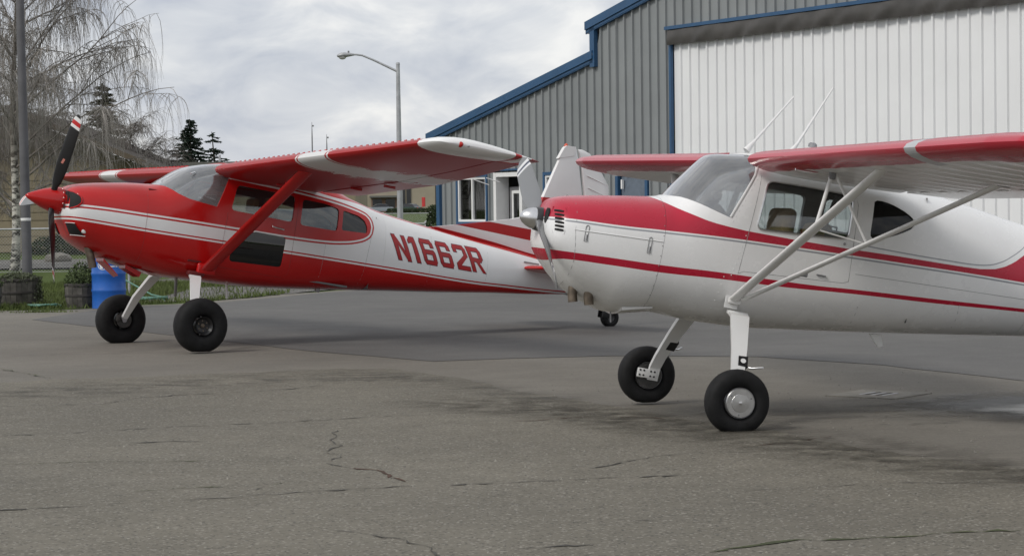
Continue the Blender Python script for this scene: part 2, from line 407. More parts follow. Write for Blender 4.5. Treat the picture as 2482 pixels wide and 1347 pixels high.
def blade(root_r, tip_r, hub, ang, ch0, pitch0, pitch1, mat, parent, name='blade', bands=None):
    """blade in the y-z plane at angle ang from +z toward +y ; axis x"""
    rd = Vector((0, math.sin(ang), math.cos(ang))); td = Vector((0, math.cos(ang), -math.sin(ang))); ax = Vector((1, 0, 0)); rings = []
    for i in range(15):
        f = i / 14; r = root_r + (tip_r - root_r) * f
        ch = ch0 * (.45 + .55 * min(1, f / .35) ** .7) * (1 if f < .75 else 1 - .38 * ((f - .75) / .25) ** 2); th = .028 * (1 - f) ** 1.2 + .008
        if f > .985: ch *= .55; th *= .6
        if f < .08: th = .06 ; ch = .07
        pt = pitch0 + (pitch1 - pitch0) * f; cdv = td * math.cos(pt) + ax * math.sin(pt); nv = ax * math.cos(pt) - td * math.sin(pt)
        p = Vector(hub) + rd * r
        rings.append([p + cdv * ch / 2 * math.cos(2 * math.pi * j / 16) + nv * th / 2 * math.sin(2 * math.pi * j / 16) for j in range(16)])
    return mk(name, loft(rings), mat, parent, 50)
def blade_mat(name, hub, base, bands, back=None):
    t = NT(name); x, y, z = t.xyz()
    r = t.M('SQRT', t.M('ADD', t.M('POWER', y, 2.), t.M('POWER', t.M('SUBTRACT', z, hub[2]), 2.)))
    col = rgba(base)
    for a, b, c in bands: col = t.mix(t.mul(t.gt(r, a), t.lt(r, b)), col, c)
    return t.pbr(col, .38)
def plate(poly, th_fn, y=0.):
    """fin-like plate: outline in (x,z), thickness from th_fn(x,z); rounded rim"""
    n = len(poly); c = Vector((sum(p[0] for p in poly) / n, sum(p[1] for p in poly) / n)); rings = []
    for s_, k in ((1, .93), (.6, .985), (0, 1.), (-.6, .985), (-1, .93)):
        rings.append([((c.x + (p[0] - c.x) * k), y + s_ * th_fn(*p) / 2, c.y + (p[1] - c.y) * k) for p in poly])
    return loft(rings)
def offset_curve(P, d):
    out = []
    for i, p in enumerate(P):
        a, b = Vector(P[max(0, i - 1)]), Vector(P[min(len(P) - 1, i + 1)]); t = (b - a).normalized(); out.append((p[0] + d * -t.y, p[1] + d * t.x))
    return out
def frame(hull, poly, r, mat, root, sides=(1, -1), name='window_frame', d=.001):
    for s in sides:
        P = poly + [poly[0]]; pts = hull.line(P, s, .05, d)[:-1]; mk(name, ctube(pts, r), mat, root, 40)
def rivets(hull, pts, mat, root, name='rivet_row', step=.035, r=.004, side=1):
    parts = []
    L = hull.line(pts, side, step, .0)
    for p in L: parts.append(lathe([(r, -.001), (r * .6, .0022), (.0003, .0028)], 'y', 6, (p[0], p[1] * 1.0, p[2])) if side > 0 else lathe([(r, .001), (r * .6, -.0022), (.0003, -.0028)], 'y', 6, p))
    return mk(name, cat_(*parts), mat, root, 60)

def plane_root(name, X, Y, head, att, roll, label, group):
    o = empty(name, (X, Y, 0)); cp, sp = math.cos(att), math.sin(att)
    M = Matrix.Rotation(head, 4, 'Z') @ Matrix.Rotation(-att, 4, 'Y') @ Matrix.Rotation(roll, 4, 'X')
    o.matrix_world = Matrix.Translation((X, Y, 0)) @ M
    return tag(o, label, 'airplane', group)

# ================================================================== RED AIRPLANE
def red_paint():
    t = NT('red_white_fuselage_paint'); x, y, z = t.xyz()
    A = [(1.5, 1.402), (1.17, 1.427), (.49, 1.437), (-.5, 1.447), (-1.14, 1.453), (-1.6, 1.472), (-1.85, 1.502), (-2.05, 1.552), (-2.15, 1.60), (-2.2, 1.66), (-2.213, 1.72), (-2.2, 1.78), (-2.165, 1.828), (-2.11, 1.858), (-1.9, 1.895), (-1.54, 1.928), (-1.14, 1.952), (-.94, 1.958), (-.1, 1.985)]
    def tear(d):
        P = offset_curve(A, d) if d else A
        i = min(range(len(P)), key=lambda k: P[k][0]); lo, hi = P[:i + 1], P[i:]
        return t.mul(t.gt(z, t.curve(x, lo)), t.lt(z, t.curve(x, hi)), t.gt(x, P[i][0] + .002))
    t0, t1, t2 = tear(0), tear(.020), tear(.040)
    zb = t.curve(x, [(1.5, 1.248), (.46, 1.237), (-.4, 1.243), (-1.5, 1.254), (-2.25, 1.262), (-2.9, 1.269), (-3.64, 1.278), (-4.24, 1.305), (-5.0, 1.345), (-5.7, 1.40)])
    dz = t.M('SUBTRACT', z, zb)
    pinB = t.mul(t.gt(dz, .020), t.lt(dz, .036))
    ring = t.mul(t2, t.inv(t1))
    spine = t.gt(z, t.curve(x, [(.5, 2.05), (-1.2, 2.03), (-1.7, 1.99), (-2.0, 1.985), (-2.4, 1.925), (-3.0, 1.868), (-3.9, 1.792), (-4.9, 1.715), (-5.7, 1.64)]))
    white = t.mul(t.gt(dz, 0.), t.inv(t0), t.inv(pinB), t.inv(ring), t.inv(spine))
    n = t.mr(t.noise(2.5, 5), .3, .7)
    redc = t.mix(n, (.44, .007, .007), (.48, .010, .009)); whc = t.mix(n, (.74, .74, .73), (.79, .79, .785))
    return t.pbr(t.mix(white, redc, whc), t.mr(t.noise(5, 4), .3, .7, .13, .24), normal=t.bump(t.noise(3.2, 2), .10, .02), spec=.5)
def red_wing_paint():
    t = NT('red_wing_paint'); x, y, z = t.xyz(); ay = t.M('ABSOLUTE', y)
    # white chordwise band; its ragged spread aft paints mottled reflections into the colour
    nn = t.M('SUBTRACT', t.noise(2.6, 7, .72, t.mapping((2.2, .8, 1))), .5)
    o = t.M('ADD', ay, t.M('MULTIPLY', nn, t.mr(x, -.4, -.9, 0., 1.5)))
    b = t.mul(t.gt(o, 2.62), t.lt(o, 3.34)); pin = t.M('ADD', t.mul(t.gt(o, 2.655), t.lt(o, 2.685)), t.mul(t.gt(o, 3.275), t.lt(o, 3.305)))
    w = t.mul(b, t.inv(t.mul(pin, t.gt(x, -.6))))
    return t.pbr(t.mix(w, (.35, .005, .006), (.66, .66, .65)), .33, spec=.25)
def tip_paint():
    t = NT('white_tip_paint'); x, y, z = t.xyz()
    r = t.M('ADD', t.mul(t.lt(x, -1.12), t.gt(x, -1.19)), t.lt(x, -1.30))
    return t.pbr(t.mix(r, (.82, .82, .81), (.39, .005, .006)), .25)
def fin_paint():
    t = NT('red_white_fin_paint'); x, y, z = t.xyz()
    a = t.mul(t.gt(z, t.curve(x, [(-3, 1.995), (-4.77, 1.945), (-6.2, 1.90)])), t.lt(z, t.curve(x, [(-3.0, 2.09), (-4.75, 2.085), (-6.2, 2.06)])))
    b = t.mul(t.gt(z, 2.33), t.lt(z, t.curve(x, [(-4.5, 2.5), (-5.0, 2.53), (-6.2, 2.56)])), t.lt(x, -4.66))
    c = t.lt(z, t.curve(x, [(-3, 1.93), (-4.0, 1.86), (-4.8, 1.78), (-6.2, 1.70)]))
    n = t.mr(t.noise(3, 5), .3, .7)
    return t.pbr(t.mix(t.M('MAXIMUM', t.M('MAXIMUM', a, b), c), t.mix(n, (.74, .74, .73), (.80, .80, .79)), (.39, .005, .006)), .38)

rh = Hull(
    zt=[(1.395, 1.54), (1.385, 1.575), (1.36, 1.61), (1.30, 1.645), (1.19, 1.68), (.93, 1.732), (.62, 1.782), (.45, 1.80), (.34, 1.835), (.217, 1.925), (.064, 2.04), (-.064, 2.10), (-.25, 2.155), (-.45, 2.185), (-.9, 2.19), (-1.6, 2.15), (-2.04, 2.045), (-2.42, 1.968), (-3.0, 1.905), (-3.87, 1.832), (-4.4, 1.80), (-4.9, 1.75), (-5.4, 1.70), (-5.75, 1.66)],
    zb=[(1.395, 1.30), (1.385, 1.26), (1.345, 1.19), (1.277, 1.075), (1.188, 1.01), (1.017, .94), (.849, .89), (.39, .82), (.1, .80), (-.26, .81), (-.9, .832), (-1.34, .872), (-2., .95), (-2.67, 1.033), (-3.5, 1.134), (-4.2, 1.226), (-4.7, 1.284), (-5.2, 1.352), (-5.75, 1.43)],
    w=[(1.395, .27), (1.385, .31), (1.36, .355), (1.30, .405), (1.15, .45), (.6, .52), (.2, .555), (-.2, .57), (-1.2, .57), (-1.8, .545), (-2.5, .475), (-3.5, .335), (-4.5, .205), (-5.2, .115), (-5.75, .04)],
    zc=[(1.395, 1.42), (1.19, 1.37), (.6, 1.32), (0, 1.32), (-1.2, 1.35), (-2.2, 1.40), (-3.5, 1.46), (-5.75, 1.55)],
    nu=[(1.395, 2.4), (.6, 2.7), (.2, 2.8), (-.1, 3.6), (-.5, 5.), (-1.4, 4.6), (-2.0, 3.0), (-2.6, 2.5), (-3.5, 2.3), (-5.75, 2.0)],
    nl=[(1.395, 2.4), (.8, 2.8), (.2, 3.6), (-1., 4.0), (-2.2, 3.4), (-3.5, 3.0), (-5.75, 2.2)])
RA = 0.1735
red = plane_root('airplane', -4.0024, 24.2488, 3.6759, RA, .011, 'bright red and white high-wing tailwheel airplane with black three-blade propeller and N1662R on its side', None)
RUP = Vector((math.sin(RA), 0, math.cos(RA)))
PR, PRW, PRF = red_paint(), red_wing_paint(), fin_paint()
# openings
W1 = rounded([(-.395, 1.632), (-.44, 1.922), (-1.165, 1.915), (-1.16, 1.615)], .05)
W2 = rounded([(-1.262, 1.60), (-1.262, 1.898), (-1.56, 1.892), (-1.752, 1.862), (-1.745, 1.603)], .045)
W3 = rounded([(-1.805, 1.625), (-1.808, 1.858), (-2.03, 1.83), (-2.12, 1.785), (-2.158, 1.71), (-2.152, 1.64)], .028)
WD = rounded([(-.455, 1.06), (-.455, 1.18), (-.70, 1.435), (-1.112, 1.43), (-1.10, 1.085)], .045)
WS = [(.47, 1.80), (.342, 1.79), (.28, 1.754), (.218, 1.716), (.113, 1.68), (-.048, 1.657), (-.225, 1.64), (-.335, 1.975), (-.36, 2.35), (.6, 2.35), (.6, 1.80)]
mk('cowling', rh.body(1.395, .56, 36), PR, red, 40)
cabin(rh, .559, -2.423, [W1, W2, W3, WD, WS], PR, red)
mk('tail_cone', rh.body(-2.424, -5.75, 40), PR, red, 40)
for sd_ in 'lr':
    for p, nm, gm in ((W1, 'door_window', GLASS), (W2, 'rear_side_window', GLASS), (W3, 'aft_quarter_window', GLASSD), (WD, 'lower_door_window', GLASSD)):
        pane(rh, .5, -2.4, p, gm, red, nm, sd_)
pane(rh, .55, -.6, WS, WSG, red, 'windshield', n=44)
# seams
for s in (1, -1):
    for pts in ([(.56, .86), (.56, 1.74)], [(-.34, 1.05), (-.36, 1.6)], [(-1.21, 1.62), (-1.22, 1.95)], [(-1.21, 1.62), (-1.2, 1.02), (-1.12, .97), (-.36, .98), (-.34, 1.05)], [(-2.15, 1.0), (-2.25, 1.9)], [(-1.6, .95), (-1.62, 1.45)], [(-3.1, 1.16), (-3.1, 1.8)], [(-3.95, 1.25), (-3.95, 1.74)]):
        mk('panel_seam', tube(rh.line(pts, s, .05, -.0005), .0016, 4), SEAM if pts[0][0] < -1.5 else SEAMR, red)
    mk('door_handle', tube([(-.92, s * (rh.y(-.92, 1.52) + .016), 1.525), (-.92, s * (rh.y(-.92, 1.52) + .02), 1.525), (-1.06, s * (rh.y(-1.06, 1.5) + .02), 1.512)], .009, 6), ALU, red, 60)
    mk('fuel_step', bbox((-.05, s * (rh.y(-.05, 1.0) + .006), 1.0), (.16, .02, .02), .004), SEAMR, red)
# nose : intakes, spinner, propeller
HUB = (1.50, 0, 1.45)
for s in (1, -1):
    zs_ = [1.365 + .0165 * k for k in range(13)]; bk = [1.285 + .095 * abs((z_ - 1.464) / .1) ** 2.4 for z_ in zs_]
    V = [rh.on(1.388 + (b_ - 1.388) * j / 4, z_, s, .012) for z_, b_ in zip(zs_, bk) for j in range(5)]
    ai = mk('air_intake', (V, [(a * 5 + b, a * 5 + b + 1, a * 5 + b + 6, a * 5 + b + 5) for a in range(12) for b in range(4)]), DARK, red, 60)
    mk('intake_lip', tube([rh.on(b_, z_, s, .008) for z_, b_ in zip(zs_, bk)], .009, 6), RED185, ai, 60)
    mk('intake_face', lathe([(.10, -.03), (.10, .010), (.002, .010)], 'x', 24, (1.385, s * .185, 1.455)), DARK, ai, 30)
for s in (1, -1):
    def front(yv, z_):
        lo, hi = 1.0, 1.39
        for _ in range(30):
            md = (lo + hi) / 2
            ok = rh.zb(md) < z_ and rh.y(md, z_) > yv
            lo, hi = (md, hi) if ok else (lo, md)
        return (lo + .010, s * (yv + .006), z_)
    gy = [.17 + .035 * k for k in range(6)]; gz_ = [1.095 + .022 * k for k in range(6)]
    V = [front(y_, z_) for z_ in gz_ for y_ in gy]
    ci = mk('chin_intake', (V, [(p * 6 + q, p * 6 + q + 1, p * 6 + q + 7, p * 6 + q + 6) for p in range(5) for q in range(5)]), DARK, red, 60)
    for z_ in (1.088, 1.212): mk('intake_trim', tube([front(y_, z_) for y_ in gy], .004, 5), WHITEP, ci)
mk('landing_light', lathe([(.024, -.02), (.024, .012), (.003, .02)], 'y', 14, (1.20, rh.y(1.20, 1.13) + .0, 1.14)), WHITEP, red, 40)
hubo = mk('propeller', lathe([(.09, 0), (.09, .1), (.05, .12)], 'x', 20, (HUB[0] - .06, 0, HUB[2])), BLACKP, red, 40)
mk('spinner', lathe([(.004, .29), (.03, .262), (.065, .19), (.105, .10), (.135, .0), (.15, -.08), (.152, -.11), (.05, -.112)], 'x', 32, HUB), RED185, hubo, 50)
bm_ = blade_mat('black_blade_paint', HUB, (.012, .012, .013), [(.90, .935, (.75, .75, .74)), (.935, .985, (.5, .02, .02)), (.985, 1.03, (.75, .75, .74))])
bg_ = blade_mat('grey_blade_paint', HUB, (.16, .165, .17), [(.93, .96, (.75, .75, .74)), (.96, 1.0, (.55, .2, .15)), (1.0, 1.03, (.75, .75, .74))])
blade(.10, 1.06, HUB, R(31), .15, -1.0, -.42, bm_, hubo)
blade(.10, 1.06, HUB, R(151), .15, -1.0, -.42, bm_, hubo)
blade(.10, 1.06, HUB, R(271), .17, -1.0, -.42, bg_, hubo)
_rd = Vector((0, math.sin(R(31)), math.cos(R(31)))); _td = Vector((0, math.cos(R(31)), -math.sin(R(31)))); _pt = -.72
_cd = _td * math.cos(_pt) + Vector((1, 0, 0)) * math.sin(_pt); _nv = Vector((1, 0, 0)) * math.cos(_pt) - _td * math.sin(_pt)
for sg in (1, -1):
    P_ = [Vector(HUB) + _rd * (.49 + .06 * v_) + _cd * (.028 * u_ + .012 * v_) + _nv * sg * .0125 for u_, v_ in ((-.5, -.5), (.5, -.5), (.5, .5), (-.5, .5))]
    mk('blade_decal', (P_ + [p + _nv * sg * .001 for p in P_], [(0, 1, 2, 3), (4, 5, 6, 7), (0, 1, 5, 4), (1, 2, 6, 5), (2, 3, 7, 6), (3, 0, 4, 7)]), simple('decal_red', (.55, .2, .16), .5), hubo)
for s in (1, -1):
    for k in range(6):
        a = R(-60 + 24 * k); mk('spinner_screw', lathe([(.006, 0), (.003, .003), (.0003, .0035)], 'y', 6, (HUB[0] - .095, s * (.150 * math.cos(a)), HUB[2] + .150 * math.sin(a))), ALU, hubo)
# exhaust, scoops, belly bits
mk('exhaust_pipe', tube([(1.06, .16, .99), (1.02, .17, .90), (.985, .18, .80), (.975, .18, .77)], .045, 14), EXH, red, 60)
mk('cowl_flap', loft([[(.86, y_, .90), (.86, y_, .885)] for y_ in ()] or [[(.88, -.02, .89), (.88, .22, .89), (.70, .22, .74), (.66, -.02, .72)], [(.88, -.02, .86), (.88, .22, .86), (.685, .22, .725), (.65, -.02, .71)]]), RED185, red)
mk('cowl_outlet', loft([[(.62, .02 + .2 * k, .86), (.62, .02 + .2 * k, .82)][::1] + [(.44, .02 + .2 * k, .745), (.42, .02 + .2 * k, .80)] for k in (0, .3, .7, 1)]), RED185, red, 40)
mk('belly_antenna', cat_(bbox((-.65, .1, .835), (.10, .05, .012), .004), tube([(-.66, .1, .835), (-.69, .1, .66)], .016, 8)), WHITEP, red, 40)
mk('cabin_step', tube([(-.22, -.35, .83), (-.27, -.42, .62)], .018, 8), STEEL, red, 40)
mk('belly_vent', bbox((-1.75, .22, .915), (.05, .05, .05), .008), STEEL, red, 30)
mk('outside_air_probe', tube([(.02, .38, 2.0), (.08, .40, 1.97)], .008, 6), ALU, red)
mk('cowl_latch', bbox((.47, .37, 1.71), (.12, .02, .035), .004, rz=.0), SEAMR, red)
# wings
rst = [(.50, -.16, 1.74, 2.058, 2.04), (2.75, -.15, 1.66, 2.095, 2.10), (4.0, -.2, 1.42, 2.13, 2.13), (5.1, -.25, 1.16, 2.165, 2.165)]
rst = [s + (.125,) for s in rst]
tipst = [(5.1, -.25, 1.16, 2.165, 2.165, .125), (5.25, -.258, 1.155, 2.172, 2.170, .124), (5.36, -.275, 1.14, 2.176, 2.172, .112), (5.42, -.30, 1.11, 2.178, 2.174, .09), (5.455, -.34, 1.05, 2.178, 2.174, .06), (5.47, -.39, .97, 2.176, 2.174, .02)]
TIPM = tip_paint()
vg = mk('vortex_generator', box((0, 0, .003), (.07, .008, .014)), RED185)
vgme = vg.data; bpy.data.objects.remove(vg)
for s in (1, -1):
    wg = wing_piece('wing', rst, .50, 5.1, 0, .735, s, PRW, red, 18)
    wing_piece('flap', rst, .66, 2.72, .742, 1, s, PRW, wg, 10, drop=.006, n=8)
    wing_piece('aileron', rst, 2.74, 5.08, .742, 1, s, PRW, wg, 10, drop=.003, n=8)
    tp = wing_piece('wing_tip', tipst, 5.103, 5.47, 0, 1, s, TIPM, wg, 8)
    mk('navigation_light', lathe([(.028, -.02), (.03, .0), (.022, .022), (.003, .032)], 'y' if s > 0 else 'y', 12, (-.52, s * 5.45, 2.185)), REDL if s > 0 else ALU, wg, 60)
    mk('strobe_lens', lathe([(.014, -.02), (.014, .02), (.002, .026)], 'y', 10, (-.60, s * 5.45, 2.185)), ALU, wg, 60)
    for k in range(34):
        yy = .72 + k * .128; st = interp_st(rst, yy); zu = naca(.085, .125)[0] * st[2] + st[3]
        o = bpy.data.objects.new('vortex_generator', vgme); COL.objects.link(o); o.parent = wg; o.location = (st[1] - .085 * st[2], s * yy, zu); o.rotation_euler = (0, 0, R(80) * s)
    for yy in (1.5, 2.3): 
        mk('flap_bracket', bbox((-1.45, s * yy, 2.025), (.14, .02, .03), .006), RED185, wg)
    mk('fuel_vent', tube([(-.7, s * 1.25, 2.02), (-.7, s * 1.25, 1.94), (-.60, s * 1.25, 1.94)], .010, 6), RED185, wg)
    mk('wing_strut', strut((-.20, s * .545, .915), (-.47, s * 2.30, 2.05), .165, .06), RED185, red, 60)
    mk('strut_cuff', bbox((-.20, s * .55, .93), (.22, .07, .12), .02, 3), RED185, red, 40)
    mk('static_wick', tube([(-1.75, s * 3.6, 2.115), (-1.92, s * 3.62, 2.09)], .005, 4), WHITEP, red)
    mk('static_wick', tube([(-1.72, s * 3.9, 2.12), (-1.87, s * 3.92, 2.10)], .005, 4), WHITEP, red)
# tail
mk('fin', plate([(-3.15, 1.87), (-3.7, 2.0), (-4.34, 2.165), (-4.60, 2.25), (-4.70, 2.34), (-4.97, 3.14), (-5.0, 3.19), (-5.17, 3.20), (-5.24, 3.0), (-5.60, 1.66), (-5.4, 1.60), (-4.2, 1.66)], lambda x, z: .085 - .035 * max(0, min(1, (z - 1.8) / 1.4))), PRF, red, 40)
rud = mk('rudder', plate([(-5.19, 3.20), (-5.26, 3.205), (-5.38, 3.175), (-5.56, 3.0), (-5.71, 2.82), (-5.79, 2.4), (-5.98, 1.62), (-5.95, 1.50), (-5.74, 1.48), (-5.62, 1.64), (-5.27, 3.0)], lambda x, z: .06 - .025 * max(0, min(1, (z - 1.8) / 1.4))), PRF, red, 40)
for k in range(9):
    zz = 3.05 - k * .15; xh = -5.27 - (3.0 - zz) * .258
    for s in (1, -1): mk('rudder_rib', tube([(xh - .06, s * .028, zz - .01), (xh - .40, s * .017, zz - .085)], .006, 4), WHITEP, rud)
mk('beacon', lathe([(.026, 0), (.028, .02), (.022, .05), (.003, .066)], 'z', 14, (-5.01, 0, 3.18)), ORANGE, red, 60)
mk('fin_tip_cap', plate([(-4.90, 3.03), (-4.97, 3.185), (-5.0, 3.215), (-5.15, 3.22), (-5.14, 3.10)], lambda x, z: .066), WHITEP, red, 40)
sst = [(.08, -4.50, 1.02, 1.585, 1.60, .09), (1.3, -4.66, .80, 1.60, 1.615, .09), (1.62, -4.78, .60, 1.605, 1.615, .07), (1.70, -4.90, .36, 1.605, 1.61, .03)]
for s in (1, -1):
    mk_ = wing_piece('stabilizer', sst, .08, 1.70, 0, .6, s, RED185, red, 10)
    wing_piece('elevator', sst, .16, 1.66, .61, 1, s, PRF, mk_, 10, n=8)
    mk('stabilizer_slot', bbox((-4.62, s * (rh.y(-4.62, 1.6) + .002), 1.66), (.22, .006, .018), .002), SEAM, red)
# landing gear
RT, RRIM, RW = .300, .098, .225
for s in (1, -1):
    c = (RT * .95 * math.sin(RA), s * 1.22, RT * .95 * math.cos(RA))
    rings = []
    for f, (x, y_, z, hw) in enumerate([(-.09, .48, .865, .07), (-.06, .62, .81, .066), (.02, .88, .56, .05), (.045, 1.05, .36, .038), (.052, 1.10, .30, .036)]):
        rings.append([(x + hw, s * (y_ + .012), z + .012), (x + hw * .9, s * (y_ - .012), z - .014), (x - hw * .9, s * (y_ - .012), z - .014), (x - hw, s * (y_ + .012), z + .012)])
    mk('gear_leg', loft(rings), WHITEP, red, 25)
    mk('gear_fairing', bbox((-.09, s * .53, .865), (.19, .10, .05), .015), SEAMR, red, 40)
    mk('axle', lathe([(.03, -.14 * s), (.03, .05 * s)], 'y', 12, c), STEEL, red, 40)
    wheel(red, c, RT, RRIM, RW, RUP, 0.004, s, BLACKP, cap=False)
# tail wheel
tw = (-5.985, 0, 1.165)
mk('tail_spring', loft([[(x, -.03, z + .012), (x, .03, z + .012), (x, .03, z - .012), (x, -.03, z - .012)] for x, z in ((-5.2, 1.375), (-5.6, 1.36), (-5.85, 1.31))]), BLACKP, red, 40)
mk('tail_wheel_fork', cat_(bbox((-5.9, .055, 1.235), (.12, .014, .17), .004), bbox((-5.9, -.055, 1.235), (.12, .014, .17), .004), bbox((-5.88, 0, 1.315), (.1, .13, .03), .006)), BLACKP, red, 30)
twh = mk('tail_wheel', lathe([(.04, -.03), (.055, -.035), (.055, .035), (.04, .03)], 'y', 20, tw), BLACKP, red, 40)
mk('tyre', tyre_mesh(tw, .125, .05, .105, RUP, .004, 28), RUBBER, twh, 60)
# cabin
mk('instrument_panel', loft([[(.30, -.46, 1.40), (.30, .46, 1.40), (.30, .46, 1.64), (.30, .30, 1.69), (.30, -.30, 1.69), (.30, -.46, 1.64)], [(.52, -.40, 1.40), (.52, .40, 1.40), (.52, .42, 1.66), (.52, .28, 1.74), (.52, -.28, 1.74), (.52, -.42, 1.66)]]), BLACKP, red, 30)
for yy in (.26, -.26):
    mk('seat', cat_(bbox((-.75, yy, 1.12), (.46, .42, .12), .04, 3), bbox((-.98, yy, 1.42), (.11, .42, .56), .045, 3)), SEATD, red, 40)
    mk('headrest', bbox((-1.0, yy, 1.80), (.08, .24, .15), .03, 3), SEATT, red, 40)
    mk('control_yoke', tube([(.3, yy, 1.52), (.08, yy, 1.52), (.08, yy + .12, 1.57)], .014, 6), BLACKP, red)
mk('rear_seat', cat_(bbox((-1.5, 0, 1.12), (.42, .95, .12), .04, 3), bbox((-1.75, 0, 1.40), (.1, .95, .5), .04, 3)), SEATD, red, 40)
mk('cabin_floor', box((-.8, 0, .99), (2.4, .96, .02)), INTER, red)
mk('baggage_bulkhead', [[(-2.3, -.42, 1.0), (-2.3, .42, 1.0), (-2.3, .40, 1.86), (-2.3, -.40, 1.86)], [(0, 1, 2, 3)]], INTER, red)
mk('sun_visor', bbox((-.28, .3, 1.93), (.02, .28, .10), .006), SEATD, red)
# registration letters : polygons in a 0..1 cell, chamfered
def glyph(ch):
    c = .16; k = .2
    st = {'N': [[(0, 0), (.26, 0), (.26, 1), (0, 1)], [(.74, 0), (1, 0), (1, 1), (.74, 1)], [(0, 1), (.26, 1), (1, 0), (.74, 0)]],
          '1': [[(.42, 0), (.78, 0), (.78, 1), (.42, 1)], [(.08, .74), (.42, .80), (.42, 1), (.30, 1), (.08, .88)]],
          '6': [[(0, .12), (.24, .2), (.24, .8), (0, .88)], [(0, .12), (.12, 0), (.88, 0), (1, .12), (.76, .16), (.24, .16)], [(0, .88), (.24, .84), (.76, .84), (1, .88), (.88, 1), (.12, 1)], [(.76, .70), (1, .70), (1, .88), (.76, .84)], [(.24, .42), (.76, .42), (.9, .58), (.24, .58)], [(.76, .16), (1, .12), (1, .48), (.9, .58), (.76, .42)]],
          '2': [[(0, 0), (1, 0), (1, .16), (0, .16)], [(0, .16), (.30, .16), (1, .56), (.76, .62), (0, .26)], [(.76, .62), (1, .56), (1, .88), (.76, .84)], [(0, .88), (.24, .84), (.76, .84), (1, .88), (.88, 1), (.12, 1)], [(0, .70), (.24, .70), (.24, .84), (0, .88)]],
          'R': [[(0, 0), (.25, 0), (.25, 1), (0, 1)], [(.25, .84), (.76, .84), (1, .88), (.88, 1), (.25, 1)], [(.25, .42), (.8, .42), (1, .54), (.25, .58)], [(.76, .58), (1, .54), (1, .88), (.76, .84)], [(.42, .42), (.68, .42), (1, 0), (.74, 0)]]}[ch]
    return st
def letter(ch, x0, wd_, z0, z1, slant, side, zoff, mat, grow=0.):
    b = bmesh.new()
    for poly in glyph(ch):
        cx_ = sum(p[0] for p in poly) / len(poly); cz_ = sum(p[1] for p in poly) / len(poly)
        vs_ = []
        for u, v in poly:
            u2 = u + (grow / wd_) * (1 if u > cx_ else -1); v2 = v + (grow / (z1 - z0)) * (1 if v > cz_ else -1)
            vs_.append(b.verts.new((u2, v2, 0)))
        b.faces.new(vs_)
    for k in range(1, 10):
        bmesh.ops.bisect_plane(b, geom=b.verts[:] + b.edges[:] + b.faces[:], plane_co=(0, k / 10, 0), plane_no=(0, 1, 0))
    b.verts.index_update(); V = []
    for v in b.verts:
        z = z0 + v.co.y * (z1 - z0); x = x0 - v.co.x * wd_ + slant * v.co.y
        V.append(rh.on(x, z, side, zoff))
    F = [tuple(v.index for v in f.verts) for f in b.faces]; b.free(); return V, F
LRED = simple('letter_red', (.37, .006, .008), .3, var=.05); LDK = simple('letter_outline', (.10, .006, .02), .4, var=.05)
for s in (1, -1):
    xs = [-2.635, -2.845, -3.03, -3.275, -3.525, -3.745]; ws = [.19, .15, .19, .19, .19, .20]
    for q, (ch, x0, wd_) in enumerate(zip('N1662R', xs, ws)):
        zz = 1.408 + q * .0045
        if s > 0:
            lo = mk('registration_letter', letter(ch, x0, wd_, zz, zz + .285, .145, s, .0035, LRED), LRED, red)
            mk('letter_outline', letter(ch, x0, wd_, zz, zz + .285, .145, s, .0018, LDK, .007), LDK, lo)

